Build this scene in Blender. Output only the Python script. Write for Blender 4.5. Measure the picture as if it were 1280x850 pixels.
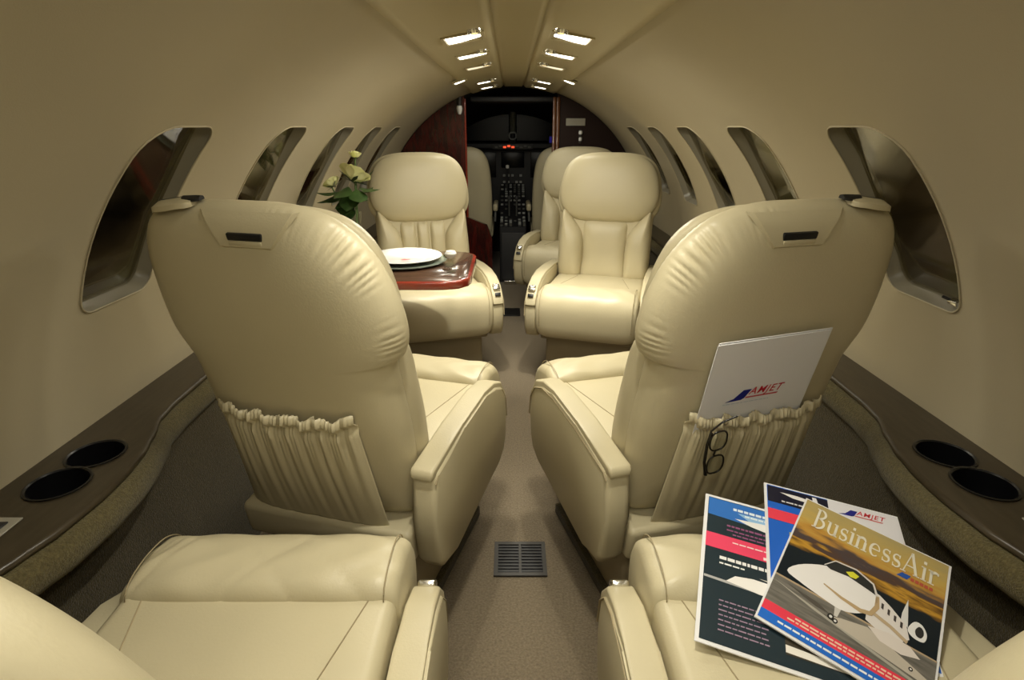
import bpy, bmesh, math, random
from math import sin, cos, pi, radians, sqrt
from mathutils import Vector, Matrix
from mathutils.geometry import delaunay_2d_cdt

for o in list(bpy.data.objects):
    bpy.data.objects.remove(o)
scene = bpy.context.scene
COL = scene.collection

# ------------------------------------------------------------------ camera, world, exposure
FPX, EYE = 700.0, 1.17
cam_d = bpy.data.cameras.new('camera')
cam = bpy.data.objects.new('camera', cam_d)
COL.objects.link(cam)
cam_d.sensor_width = 36.0
cam_d.lens = FPX / 1280.0 * 36.0
cam_d.shift_x = 2.0 / 1280.0
cam_d.clip_start = 0.01
PITCH = math.atan(266.0 / FPX)
cam.location = (-0.02, 0.0, EYE)
cam.rotation_euler = (pi / 2 - PITCH, 0, 0)
scene.camera = cam
scene.view_settings.view_transform = 'Standard'
scene.view_settings.look = 'None'
scene.view_settings.gamma = 1.0
scene.view_settings.use_curve_mapping = False
scene.view_settings.exposure = 0.12

world = bpy.data.worlds.new('dim_outside')
scene.world = world
world.use_nodes = True
wn = world.node_tree
wn.nodes.clear()
w_out = wn.nodes.new('ShaderNodeOutputWorld')
w_bg = wn.nodes.new('ShaderNodeBackground')
w_tc = wn.nodes.new('ShaderNodeTexCoord')
w_no = wn.nodes.new('ShaderNodeTexNoise')
w_no.inputs['Scale'].default_value = 5.0
w_no.inputs['Detail'].default_value = 3.0
w_cr = wn.nodes.new('ShaderNodeValToRGB')
w_cr.color_ramp.elements[0].position = 0.36
w_cr.color_ramp.elements[0].color = (0.004, 0.003, 0.002, 1)
w_cr.color_ramp.elements[1].position = 0.72
w_cr.color_ramp.elements[1].color = (0.085, 0.095, 0.030, 1)
w_e = w_cr.color_ramp.elements.new(0.5)
w_e.color = (0.035, 0.024, 0.012, 1)
wn.links.new(w_tc.outputs['Generated'], w_no.inputs['Vector'])
wn.links.new(w_no.outputs['Fac'], w_cr.inputs['Fac'])
wn.links.new(w_cr.outputs['Color'], w_bg.inputs['Color'])
w_bg.inputs['Strength'].default_value = 0.8
wn.links.new(w_bg.outputs['Background'], w_out.inputs['Surface'])

LAMP_W = 2.6                      # watts of each ceiling lamp
LAMP_COL = (1.0, 0.945, 0.785)

# ------------------------------------------------------------------ materials
def mat(name, col, rough=0.5, metal=0.0, bump=0.0, bscale=200.0, var=0.0, vscale=6.0, coat=0.0,
        spec=0.5, emit=0.0, col2=None, stretch=None, sheen=0.0):
    m = bpy.data.materials.new(name)
    m.use_nodes = True
    nt = m.node_tree
    b = nt.nodes['Principled BSDF']
    b.inputs['Base Color'].default_value = (*col, 1)
    b.inputs['Roughness'].default_value = rough
    b.inputs['Metallic'].default_value = metal
    b.inputs['Specular IOR Level'].default_value = spec
    b.inputs['Coat Weight'].default_value = coat
    b.inputs['Coat Roughness'].default_value = 0.06
    if sheen:
        b.inputs['Sheen Weight'].default_value = sheen
    if emit:
        b.inputs['Emission Color'].default_value = (*col, 1)
        b.inputs['Emission Strength'].default_value = emit
    tc = nt.nodes.new('ShaderNodeTexCoord')
    src = tc.outputs['Object']
    if stretch:
        mp = nt.nodes.new('ShaderNodeMapping')
        mp.inputs['Scale'].default_value = stretch
        nt.links.new(src, mp.inputs['Vector'])
        src = mp.outputs['Vector']
    if var or col2:
        n = nt.nodes.new('ShaderNodeTexNoise')
        n.inputs['Scale'].default_value = vscale
        n.inputs['Detail'].default_value = 4.0
        r = nt.nodes.new('ShaderNodeValToRGB')
        r.color_ramp.elements[0].position = 0.3
        r.color_ramp.elements[1].position = 0.7
        c2 = col2 if col2 else tuple(min(1, c * (1 + var)) for c in col)
        c1 = col if col2 else tuple(c * (1 - var) for c in col)
        r.color_ramp.elements[0].color = (*c1, 1)
        r.color_ramp.elements[1].color = (*c2, 1)
        nt.links.new(src, n.inputs['Vector'])
        nt.links.new(n.outputs['Fac'], r.inputs['Fac'])
        nt.links.new(r.outputs['Color'], b.inputs['Base Color'])
    if bump:
        n2 = nt.nodes.new('ShaderNodeTexNoise')
        n2.inputs['Scale'].default_value = bscale
        n2.inputs['Detail'].default_value = 3.0
        bp = nt.nodes.new('ShaderNodeBump')
        bp.inputs['Strength'].default_value = bump
        bp.inputs['Distance'].default_value = 0.004
        nt.links.new(src, n2.inputs['Vector'])
        nt.links.new(n2.outputs['Fac'], bp.inputs['Height'])
        nt.links.new(bp.outputs['Normal'], b.inputs['Normal'])
    return m

M = {}
M['leather'] = mat('cream_leather', (0.55, 0.488, 0.325), 0.40, bump=0.10, bscale=260, var=0.03, vscale=5, spec=0.45)
M['leather_dark'] = mat('taupe_leather', (0.30, 0.25, 0.16), 0.5, bump=0.1, bscale=240)
M['seam'] = mat('seam_thread', (0.33, 0.27, 0.16), 0.7)
M['liner'] = mat('beige_wall_liner', (0.42, 0.365, 0.25), 0.62, bump=0.06, bscale=420, var=0.02, vscale=3, spec=0.3)
M['headliner'] = mat('beige_headliner', (0.45, 0.383, 0.225), 0.40, bump=0.03, bscale=300, spec=0.5)
M['carpet'] = mat('taupe_carpet', (0.15, 0.118, 0.077), 0.95, bump=0.9, bscale=330, col2=(0.25, 0.20, 0.135), vscale=170, spec=0.1, sheen=0.2)
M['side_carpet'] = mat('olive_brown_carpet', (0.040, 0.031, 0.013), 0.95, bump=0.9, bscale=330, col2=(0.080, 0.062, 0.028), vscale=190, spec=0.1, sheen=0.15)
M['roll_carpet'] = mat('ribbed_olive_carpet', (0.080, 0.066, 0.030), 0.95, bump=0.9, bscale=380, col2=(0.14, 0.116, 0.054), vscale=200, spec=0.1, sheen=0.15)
M['ledge'] = mat('dark_ledge_laminate', (0.036, 0.027, 0.015), 0.33, bump=0.03, bscale=120, col2=(0.056, 0.043, 0.026), vscale=14, stretch=(6, 1, 6), spec=0.5)
M['black'] = mat('black_plastic', (0.006, 0.006, 0.007), 0.45)
M['cup'] = mat('cup_holder_black', (0.004, 0.004, 0.005), 0.3)
M['mahogany'] = mat('red_mahogany', (0.018, 0.0025, 0.003), 0.2, col2=(0.075, 0.008, 0.006), vscale=9, stretch=(5, 5, 1), coat=0.3)
M['mahogany_edge'] = mat('red_mahogany_edge', (0.28, 0.035, 0.018), 0.18, col2=(0.20, 0.022, 0.012), vscale=12, stretch=(1, 5, 5), coat=0.8)
M['walnut'] = mat('dark_walnut', (0.055, 0.028, 0.018), 0.2, col2=(0.10, 0.05, 0.03), vscale=9, stretch=(1, 6, 6), coat=0.5)
M['brown_panel'] = mat('dark_brown_panel', (0.020, 0.009, 0.007), 0.45, spec=0.2)
M['amber_wood'] = mat('amber_wood', (0.13, 0.045, 0.014), 0.25, col2=(0.08, 0.022, 0.008), vscale=10, stretch=(8, 8, 1), coat=0.4)
M['chrome'] = mat('brushed_chrome', (0.75, 0.74, 0.70), 0.18, metal=1.0)
M['grey_trim'] = mat('grey_window_trim', (0.21, 0.19, 0.14), 0.3)
M['grille'] = mat('dark_grille', (0.020, 0.020, 0.023), 0.5)
M['grille_frame'] = mat('grille_frame', (0.038, 0.034, 0.030), 0.5)
M['white_paper'] = mat('white_paper', (0.80, 0.80, 0.82), 0.35)
M['porcelain'] = mat('white_porcelain', (0.86, 0.86, 0.85), 0.12)
M['charger'] = mat('green_grey_charger', (0.16, 0.19, 0.16), 0.2)
M['cockpit'] = mat('cockpit_black', (0.008, 0.008, 0.010), 0.6)
M['cockpit_grey'] = mat('cockpit_grey', (0.028, 0.028, 0.030), 0.6)
M['panel_grey'] = mat('avionics_grey', (0.09, 0.092, 0.085), 0.5)
M['screen'] = mat('dark_display', (0.003, 0.003, 0.005), 0.25, spec=0.15)
M['screen_blue'] = mat('blue_display', (0.02, 0.015, 0.20), 0.2, emit=0.35)
M['annun'] = mat('red_annunciator', (0.9, 0.09, 0.03), 0.4, emit=0.9)
M['post_grey'] = mat('olive_grey_post', (0.20, 0.20, 0.16), 0.5)
M['key'] = mat('pale_key', (0.30, 0.31, 0.30), 0.5)
M['white_plastic'] = mat('white_plastic', (0.82, 0.82, 0.80), 0.3)
M['plate_sign'] = mat('pale_placard', (0.34, 0.32, 0.26), 0.4)
M['petal'] = mat('cream_petal', (0.86, 0.84, 0.50), 0.6, col2=(0.76, 0.78, 0.34), vscale=25)
M['leaf'] = mat('dark_green_leaf', (0.018, 0.042, 0.010), 0.4, col2=(0.040, 0.080, 0.018), vscale=30)
M['stem'] = mat('flower_stem', (0.07, 0.12, 0.03), 0.5)
M['belt'] = mat('black_webbing', (0.012, 0.011, 0.010), 0.6)
M['eyewear'] = mat('dark_eyeglass_frame', (0.012, 0.010, 0.008), 0.25)

def glassy(name, tint, gloss_rough=0.03, ior=1.5):
    m = bpy.data.materials.new(name)
    m.use_nodes = True
    nt = m.node_tree
    nt.nodes.clear()
    out = nt.nodes.new('ShaderNodeOutputMaterial')
    mix = nt.nodes.new('ShaderNodeMixShader')
    tr = nt.nodes.new('ShaderNodeBsdfTransparent')
    gl = nt.nodes.new('ShaderNodeBsdfGlossy')
    lw_ = nt.nodes.new('ShaderNodeLayerWeight')
    lw_.inputs['Blend'].default_value = 0.5
    pw_ = nt.nodes.new('ShaderNodeMath')
    pw_.operation = 'POWER'
    pw_.inputs[1].default_value = 4.0
    fr = nt.nodes.new('ShaderNodeMath')
    fr.operation = 'MULTIPLY_ADD'
    fr.inputs[1].default_value = 0.7
    fr.inputs[2].default_value = ((ior - 1) / (ior + 1)) ** 2 * 1.6
    nt.links.new(lw_.outputs['Facing'], pw_.inputs[0])
    nt.links.new(pw_.outputs['Value'], fr.inputs[0])
    tr.inputs['Color'].default_value = (*tint, 1)
    gl.inputs['Roughness'].default_value = gloss_rough
    nt.links.new(fr.outputs['Value'], mix.inputs['Fac'])
    nt.links.new(tr.outputs['BSDF'], mix.inputs[1])
    nt.links.new(gl.outputs['BSDF'], mix.inputs[2])
    nt.links.new(mix.outputs['Shader'], out.inputs['Surface'])
    return m
M['pane'] = glassy('tinted_window_glass', (0.75, 0.72, 0.6), 0.06, 1.45)
M['glass'] = glassy('clear_glass', (0.93, 0.95, 0.93), 0.02, 1.4)

def emitter(name, col, strength):
    m = bpy.data.materials.new(name)
    m.use_nodes = True
    nt = m.node_tree
    nt.nodes.clear()
    out = nt.nodes.new('ShaderNodeOutputMaterial')
    e = nt.nodes.new('ShaderNodeEmission')
    e.inputs['Color'].default_value = (*col, 1)
    e.inputs['Strength'].default_value = strength
    nt.links.new(e.outputs['Emission'], out.inputs['Surface'])
    return m
M['lamp'] = emitter('lamp_diffuser_glow', (1.0, 0.95, 0.82), 6.0)
M['lamp_dim'] = emitter('dim_lamp_glow', (1.0, 0.86, 0.58), 1.1)
M['lamp_gold'] = emitter('reading_spot_glow', (1.0, 0.75, 0.30), 1.6)

FLAT = {}
def flat(rgb, rough=0.3):
    key = tuple(rgb)
    if key not in FLAT:
        FLAT[key] = mat('print_ink', rgb, rough, coat=0.25)
    return FLAT[key]

# ------------------------------------------------------------------ object helpers
def tag(o, label=None, cat=None, group=None, kind=None):
    if label: o['label'] = label
    if cat: o['category'] = cat
    if group: o['group'] = group
    if kind: o['kind'] = kind
    return o

def empty(name, loc=(0, 0, 0), rz=0.0):
    o = bpy.data.objects.new(name, None)
    o.empty_display_size = 0.05
    o.location = loc
    o.rotation_euler = (0, 0, rz)
    COL.objects.link(o)
    return o

def link(name, me, m, parent=None, angle=40):
    if m is not None:
        me.materials.append(m)
    for p in me.polygons:
        p.use_smooth = True
    if angle is not None:
        me.set_sharp_from_angle(angle=radians(angle))
    o = bpy.data.objects.new(name, me)
    COL.objects.link(o)
    if parent: o.parent = parent
    return o

def from_bm(name, bm, m, parent=None, angle=40, norm=True):
    if norm:
        bmesh.ops.recalc_face_normals(bm, faces=bm.faces[:])
    me = bpy.data.meshes.new(name)
    bm.to_mesh(me)
    bm.free()
    return link(name, me, m, parent, angle)

def from_data(name, verts, faces, m, parent=None, angle=40):
    bm = bmesh.new()
    vs = [bm.verts.new(v) for v in verts]
    for f in faces:
        if len(set(f)) > 2:
            try: bm.faces.new([vs[i] for i in f])
            except ValueError: pass
    return from_bm(name, bm, m, parent, angle)

def add_box(bm, x0, x1, y0, y1, z0, z1, r=0.0, seg=3, mtx=None):
    vs = [bm.verts.new((x, y, z)) for x in (x0, x1) for y in (y0, y1) for z in (z0, z1)]
    idx = [(0, 1, 3, 2), (4, 6, 7, 5), (0, 4, 5, 1), (2, 3, 7, 6), (0, 2, 6, 4), (1, 5, 7, 3)]
    fs = [bm.faces.new([vs[i] for i in f]) for f in idx]
    geom = vs
    if r > 0:
        es = list({e for f in fs for e in f.edges})
        res = bmesh.ops.bevel(bm, geom=es, offset=r, segments=seg, affect='EDGES', profile=0.5)
        geom = list({v for f in res['faces'] for v in f.verts})
    if mtx is not None:
        bmesh.ops.transform(bm, matrix=mtx, verts=[v for v in geom if v.is_valid])
    return bm

def box(name, x0, x1, y0, y1, z0, z1, m, parent=None, r=0.0, seg=3, mtx=None, angle=40):
    bm = bmesh.new()
    add_box(bm, x0, x1, y0, y1, z0, z1, r, seg, mtx)
    return from_bm(name, bm, m, parent, angle)

def prism(name, prof, x0, x1, m, parent=None, r=0.0, seg=4, axis='x', tf=None, angle=50):
    """prof: closed list of 2D points; axis x: (y,z) profile extruded along x; axis z: (x,y) along z; axis y: (x,z) along y"""
    bm = bmesh.new()
    def P(a, b, t):
        if axis == 'x': return (t, a, b)
        if axis == 'z': return (a, b, t)
        return (a, t, b)
    v0 = [bm.verts.new(P(a, b, x0)) for a, b in prof]
    v1 = [bm.verts.new(P(a, b, x1)) for a, b in prof]
    n = len(prof)
    f0 = bm.faces.new(v0)
    f1 = bm.faces.new(list(reversed(v1)))
    for i in range(n):
        bm.faces.new([v0[i], v1[i], v1[(i + 1) % n], v0[(i + 1) % n]])
    if r > 0:
        es = list({e for f in (f0, f1) for e in f.edges})
        bmesh.ops.bevel(bm, geom=es, offset=r, segments=seg, affect='EDGES', profile=0.5, clamp_overlap=True)
    if tf:
        for v in bm.verts: v.co = tf(v.co)
    return from_bm(name, bm, m, parent, angle)

def spline(pts, n, closed=True):
    """Catmull-Rom resample"""
    k = len(pts)
    dim = len(pts[0])
    out = []
    segs = k if closed else k - 1
    for i in range(n):
        t = i * segs / n if closed else i * segs / (n - 1)
        j = min(int(t), segs - 1)
        f = t - j
        def g(a):
            return pts[a % k] if closed else pts[max(0, min(k - 1, a))]
        p0, p1, p2, p3 = g(j - 1), g(j), g(j + 1), g(j + 2)
        out.append(tuple(0.5 * ((2 * p1[d]) + (-p0[d] + p2[d]) * f + (2 * p0[d] - 5 * p1[d] + 4 * p2[d] - p3[d]) * f * f
                                + (-p0[d] + 3 * p1[d] - 3 * p2[d] + p3[d]) * f ** 3) for d in range(dim)))
    return out

def pillow(name, outline, d0, df, db, m, parent, tf, rings=9, p=5.0, ctr=None, mod=None, angle=60):
    """outline (u,w) closed; rim at depth d0; front crown at d0+df, rear crown at d0-db; tf maps (u,w,d) to a point"""
    n = len(outline)
    cu = ctr[0] if ctr else sum(a for a, b in outline) / n
    cw = ctr[1] if ctr else sum(b for a, b in outline) / n
    verts, faces = [], []
    def ring(r, sgn):
        s = len(verts)
        h = max(0.0, 1 - r ** p) ** 0.5
        for i, (a, b) in enumerate(outline):
            u, w = cu + (a - cu) * r, cw + (b - cw) * r
            d = d0 + (df * h if sgn > 0 else -db * h)
            if mod: u, w, d = mod(u, w, d, r, sgn, i / n)
            verts.append(tf(u, w, d))
        return s
    rs = [sin((k / rings) * pi / 2) for k in range(1, rings + 1)]
    rim = ring(1.0, 1)
    for sgn in (1, -1):
        prev = rim
        for r in list(reversed(rs))[1:]:
            cur = ring(r, sgn)
            for i in range(n):
                j = (i + 1) % n
                faces.append((prev + i, prev + j, cur + j, cur + i))
            prev = cur
        cidx = len(verts)
        u, w, d = cu, cw, d0 + (df if sgn > 0 else -db)
        verts.append(tf(u, w, d))
        for i in range(n):
            faces.append((prev + i, prev + (i + 1) % n, cidx))
    return from_data(name, verts, faces, m, parent, angle)

def tube_bm(bm, pts, rad, seg=8, closed=False, caps=True):
    pts = [Vector(p) for p in pts]
    n = len(pts)
    rings = []
    up = Vector((0.13, 0.21, 0.97)).normalized()
    for i, p in enumerate(pts):
        a = pts[(i - 1) % n] if closed or i > 0 else p
        b = pts[(i + 1) % n] if closed or i < n - 1 else p
        t = (b - a).normalized()
        s = t.cross(up)
        if s.length < 1e-4: s = t.cross(Vector((1, 0, 0)))
        s.normalize()
        q = s.cross(t)
        r = rad[i] if isinstance(rad, (list, tuple)) else rad
        rings.append([bm.verts.new(p + (s * cos(2 * pi * k / seg) + q * sin(2 * pi * k / seg)) * r) for k in range(seg)])
    m_ = n if closed else n - 1
    for i in range(m_):
        A, B = rings[i], rings[(i + 1) % n]
        for k in range(seg):
            bm.faces.new([A[k], A[(k + 1) % seg], B[(k + 1) % seg], B[k]])
    if caps and not closed:
        bm.faces.new(list(reversed(rings[0])))
        bm.faces.new(rings[-1])

def tube(name, pts, rad, m, parent=None, seg=8, closed=False):
    bm = bmesh.new()
    tube_bm(bm, pts, rad, seg, closed)
    return from_bm(name, bm, m, parent, 60)

def lathe(name, prof, m, parent=None, seg=32, loc=(0, 0, 0), angle=40):
    verts, faces = [], []
    n = len(prof)
    for k in range(seg):
        a = 2 * pi * k / seg
        for r, z in prof:
            verts.append((loc[0] + r * cos(a), loc[1] + r * sin(a), loc[2] + z))
    for k in range(seg):
        k2 = (k + 1) % seg
        for i in range(n - 1):
            faces.append((k * n + i, k2 * n + i, k2 * n + i + 1, k * n + i + 1))
    bm = bmesh.new()
    vs = [bm.verts.new(v) for v in verts]
    for f in faces:
        try: bm.faces.new([vs[i] for i in f])
        except ValueError: pass
    bmesh.ops.remove_doubles(bm, verts=bm.verts[:], dist=1e-6)
    return from_bm(name, bm, m, parent, angle)

# ------------------------------------------------------------------ cabin shell
R, CZ = 0.939, 0.494
Y_AFT, Y_FWD = -0.75, 4.12
LEDGE_Z = 0.561
PH_TOP = math.asin(0.285 / R)
PH_BOT = math.acos((LEDGE_Z - CZ) / R)
W_TOP = math.acos((1.172 - CZ) / R)
W_BOT = math.acos((0.815 - CZ) / R)

def shell(y, ph, side, r=R):
    return (side * r * sin(ph), y, CZ + r * cos(ph))

def rounded(y0, y1, s0, s1, r00, r10, r11, r01, k=7):
    """rounded rectangle, corners (y0,s0),(y1,s0),(y1,s1),(y0,s1)"""
    out = []
    for (cx, cy, r, a0) in ((y0 + r00, s0 + r00, r00, pi), (y1 - r10, s0 + r10, r10, 1.5 * pi),
                            (y1 - r11, s1 - r11, r11, 0), (y0 + r01, s1 - r01, r01, 0.5 * pi)):
        for i in range(k):
            a = a0 + (pi / 2) * i / (k - 1)
            out.append((cx + r * cos(a), cy + r * sin(a)))
    return out

WIN_FAR = [0.70, 1.29, 1.88, 2.44, 2.96, 3.46]
WIN_W = 0.225

def win_outline(yf, grow=0.0):
    s0, s1 = W_TOP * R - grow, W_BOT * R + grow
    ym = yf - WIN_W / 2
    out = []
    base = rounded(yf - WIN_W - grow, yf + grow, s0, s1, 0.075, 0.045, 0.035, 0.035)
    dense = []
    for i, p in enumerate(base):
        q = base[(i + 1) % len(base)]
        k_ = max(1, int(sqrt((p[0] - q[0]) ** 2 + (p[1] - q[1]) ** 2) / 0.03))
        dense += [(p[0] + (q[0] - p[0]) * j / k_, p[1] + (q[1] - p[1]) * j / k_) for j in range(k_)]
    for y, s_ in dense:
        t = (s_ - s0) / (s1 - s0)
        out.append((y + (y - ym) / (WIN_W / 2) * 0.013 * (1 - (2 * t - 1) ** 2), s_))
    return out

def inside(p, poly):
    x, y = p
    c = False
    n = len(poly)
    for i in range(n):
        x1, y1 = poly[i]
        x2, y2 = poly[(i + 1) % n]
        if (y1 > y) != (y2 > y) and x < (x2 - x1) * (y - y1) / (y2 - y1) + x1:
            c = not c
    return c

def build_wall(side, name):
    holes = [win_outline(yf) for yf in WIN_FAR]
    grow = [win_outline(yf, 0.012) for yf in WIN_FAR]
    pts, edges = [], []
    NY, NP = 90, 26
    for i in range(NY + 1):
        y = Y_AFT + (Y_FWD - Y_AFT) * i / NY
        for j in range(NP + 1):
            s = (PH_TOP + (PH_BOT - PH_TOP) * j / NP) * R
            if any(inside((y, s), g) for g in grow): continue
            pts.append(Vector((y, s)))
    for h in holes:
        b = len(pts)
        for q in h: pts.append(Vector(q))
        for k in range(len(h)): edges.append((b + k, b + (k + 1) % len(h)))
    vo, eo, fo, *_ = delaunay_2d_cdt(pts, edges, [], 0, 1e-6)
    verts = [shell(v.x, v.y / R, side) for v in vo]
    faces = []
    for f in fo:
        c = sum((vo[i] for i in f), Vector((0, 0))) / len(f)
        if any(inside((c.x, c.y), h) for h in holes): continue
        faces.append(tuple(f))
    root = empty(name)
    tag(root, kind='structure')
    from_data('wall_liner', verts, faces, M['liner'], root, 60)
    return root

wall_l = build_wall(-1, 'wall_left')
wall_r = build_wall(1, 'wall_right')

def build_window(side, yf, idx):
    root = empty('window_%d' % idx)
    tag(root, kind='structure')
    h = win_outline(yf)
    n = len(h)
    cy = sum(a for a, b in h) / n
    cs = sum(b for a, b in h) / n
    def ringp(scale, dr):
        return [shell(cy + (a - cy) * scale, (cs + (b - cs) * (1 - (1 - scale) * 0.55)) / R, side, R + dr) for a, b in h]
    # reveal tunnel
    rings = [ringp(1.0, 0.0), ringp(0.985, 0.005), ringp(0.965, 0.020), ringp(0.95, 0.023), ringp(0.93, 0.040)]
    v, f = [], []
    for r_ in rings: v += r_
    for k in range(len(rings) - 1):
        for i in range(n):
            j = (i + 1) % n
            f.append((k * n + i, k * n + j, (k + 1) * n + j, (k + 1) * n + i))
    from_data('window_reveal', v, f, M['grey_trim'], root, 35)
    # lip bead around the opening
    bm = bmesh.new()
    tube_bm(bm, [shell(a, b / R, side, R - 0.001) for a, b in h], 0.002, 6, True)
    from_bm('window_bead', bm, M['liner'], root, 60)
    # pane
    P1 = ringp(0.945, 0.029)
    P2 = ringp(0.945, 0.034)
    v = P1 + P2
    f = [tuple(range(n)), tuple(range(2 * n - 1, n - 1, -1))] + [(i, (i + 1) % n, n + (i + 1) % n, n + i) for i in range(n)]
    from_data('window_pane', v, f, M['pane'], root, 30)
    if side > 0 and abs(yf - 1.29) < 0.01:
        bm = bmesh.new()
        p_ = Vector(shell(yf - WIN_W + 0.03, W_BOT - 0.018, side, R + 0.012))
        add_box(bm, -0.008, 0.008, -0.014, 0.014, -0.006, 0.006, 0.003, 2, Matrix.Translation(p_) @ Matrix.Rotation(-0.3, 4, 'Y'))
        from_bm('shade_latch', bm, M['chrome'], root)
        tube('latch_pin', [p_ + Vector((-0.006, 0.008, 0.004)), p_ + Vector((-0.014, 0.020, 0.008))], 0.003, M['black'], root)
    return root

k = 1
for side in (-1, 1):
    for yf in WIN_FAR:
        build_window(side, yf, k)
        k += 1

# ceiling: centre strip and two side panels, a shadow gap at each edge
ceil = empty('ceiling')
tag(ceil, kind='structure')
def ceiling_panel(name, x0, x1, r, y0, y1, parent):
    v, f = [], []
    ny, nx = 40, 14
    a0, a1 = math.asin(x0 / R), math.asin(x1 / R)
    for i in range(ny + 1):
        y = y0 + (y1 - y0) * i / ny
        for j in range(nx + 1):
            a = a0 + (a1 - a0) * j / nx
            lift = 0.012 if j in (0, nx) else 0.0
            v.append((( r + lift) * sin(a), y, CZ + (r + lift) * cos(a)))
    for i in range(ny):
        for j in range(nx):
            q = i * (nx + 1) + j
            f.append((q, q + 1, q + nx + 2, q + nx + 1))
    return from_data(name, v, f, M['headliner'], parent, 60)
ceiling_panel('ceiling_panel', -0.29, -0.068, R - 0.010, Y_AFT, Y_FWD, ceil)
ceiling_panel('ceiling_panel', 0.068, 0.29, R - 0.010, Y_AFT, Y_FWD, ceil)
ceiling_panel('ceiling_strip', -0.066, 0.066, R - 0.006, Y_AFT, Y_FWD, ceil)
ceiling_panel('ceiling_backing', -0.30, 0.30, R + 0.004, Y_AFT, Y_FWD, ceil)

# floor
fl = box('floor', -0.86, 0.86, Y_AFT, 5.6, -0.03, 0.0, M['carpet'])
tag(fl, kind='structure')

# aft wall behind the camera
prof = [(R * 1.0 * sin(a), CZ + R * cos(a)) for a in [radians(-105 + 210 * i / 40) for i in range(41)]]
prof = [(x, max(z, 0.0)) for x, z in prof]
aft = prism('wall_aft', prof, Y_AFT - 0.03, Y_AFT, M['liner'], axis='y')
tag(aft, kind='structure')

# ledges with cup holders along both sides, carpeted lower side walls
EDGE = [(-0.75, 0.825), (-0.2, 0.825), (0.30, 0.82), (0.50, 0.812), (0.60, 0.795), (0.68, 0.772), (0.74, 0.757), (0.83, 0.750), (0.90, 0.753), (0.97, 0.764),
        (1.04, 0.785), (1.12, 0.815), (1.20, 0.825), (1.35, 0.828), (1.9, 0.828), (2.6, 0.828), (3.4, 0.828), (4.12, 0.828)]
def edge_samples(n=120):
    pts = []
    for i in range(n + 1):
        y = Y_AFT + (Y_FWD - Y_AFT) * i / n
        for (ya, xa), (yb, xb) in zip(EDGE[:-1], EDGE[1:]):
            if ya <= y <= yb + 1e-9:
                t = (y - ya) / (yb - ya)
                t = t * t * (3 - 2 * t) * 0.5 + t * 0.5
                pts.append((y, xa + (xb - xa) * t))
                break
    return pts
ES = edge_samples(240)
def sweep(name, section, m, parent, side, angle=50):
    """section: list of (dx from the edge line, z), open strip swept along the edge line"""
    v, f = [], []
    n = len(section)
    for y, x in ES:
        for dx, z in section:
            X = (x + dx) if dx != 'wall' else R * sin(math.acos((z - CZ) / R)) + 0.004
            v.append((side * X, y, z))
    for i in range(len(ES) - 1):
        for j in range(n - 1):
            q = i * n + j
            f.append((q, q + 1, q + n + 1, q + n))
    return from_data(name, v, f, m, parent, angle)

CUPS = [(0.962, 0.845), (0.862, 0.845)]
for side, wall, tn in ((-1, wall_l, 1), (1, wall_r, 2)):
    tr = empty('trim_%d' % tn)
    tag(tr, kind='structure')
    # top board with cup openings: triangulated strip between edge line and wall
    holes = []
    for cy, cx in CUPS:
        holes.append([(cy + 0.050 * cos(2 * pi * i / 36), cx + 0.050 * sin(2 * pi * i / 36)) for i in range(36)])
    outer = [(y, x) for y, x in ES] + [(y, R * sin(math.acos((LEDGE_Z - CZ) / R)) + 0.002) for y, x in reversed(ES[::3])]
    pts = [Vector(p) for p in outer]
    edges = [(i, (i + 1) % len(outer)) for i in range(len(outer))]
    for h in holes:
        b = len(pts)
        pts += [Vector(q) for q in h]
        edges += [(b + i, b + (i + 1) % len(h)) for i in range(len(h))]
    vo, eo, fo, *_ = delaunay_2d_cdt(pts, edges, [], 0, 1e-7)
    verts = [(side * v.y, v.x, LEDGE_Z) for v in vo]
    faces = []
    for f in fo:
        c = sum((vo[i] for i in f), Vector((0, 0))) / len(f)
        if any(inside((c.x, c.y), h) for h in holes) or not inside((c.x, c.y), outer): continue
        faces.append(tuple(f))
    from_data('ledge_top', verts, faces, M['ledge'], tr, 30)
    sweep('ledge_lip', [(0.0, LEDGE_Z), (-0.005, LEDGE_Z - 0.001), (-0.008, LEDGE_Z - 0.006), (-0.006, LEDGE_Z - 0.012), (0.004, LEDGE_Z - 0.016)],
          M['ledge'], tr, side)
    zz = LEDGE_Z - 0.014
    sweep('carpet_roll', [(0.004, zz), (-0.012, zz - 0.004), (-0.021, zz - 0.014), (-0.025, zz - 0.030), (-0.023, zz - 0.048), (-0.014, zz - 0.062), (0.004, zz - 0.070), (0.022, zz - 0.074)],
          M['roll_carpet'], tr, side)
    for cy, cx in CUPS:
        lathe('cup_holder', [(0.0535, 0.0015), (0.0535, 0.003), (0.050, 0.0035), (0.0475, 0.001), (0.046, -0.055), (0.0, -0.058)],
              M['cup'], tr, 36, (side * cx, cy, LEDGE_Z))
    # lower side wall
    v, f = [], []
    secs = [(0.828, zz - 0.06), (0.815, 0.36), (0.80, 0.2), (0.79, -0.005)]
    for i in range(41):
        y = Y_AFT + (Y_FWD - Y_AFT) * i / 40
        for X, z in secs: v.append((side * X, y, z))
    for i in range(40):
        for j in range(3):
            q = i * 4 + j
            f.append((q, q + 1, q + 5, q + 4))
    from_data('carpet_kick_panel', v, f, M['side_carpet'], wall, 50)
    # under-shelf fill between roll and kick panel
    sweep('shelf_underside', [(0.02, zz - 0.072), (0.10, zz - 0.074)], M['side_carpet'], tr, side)

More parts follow.
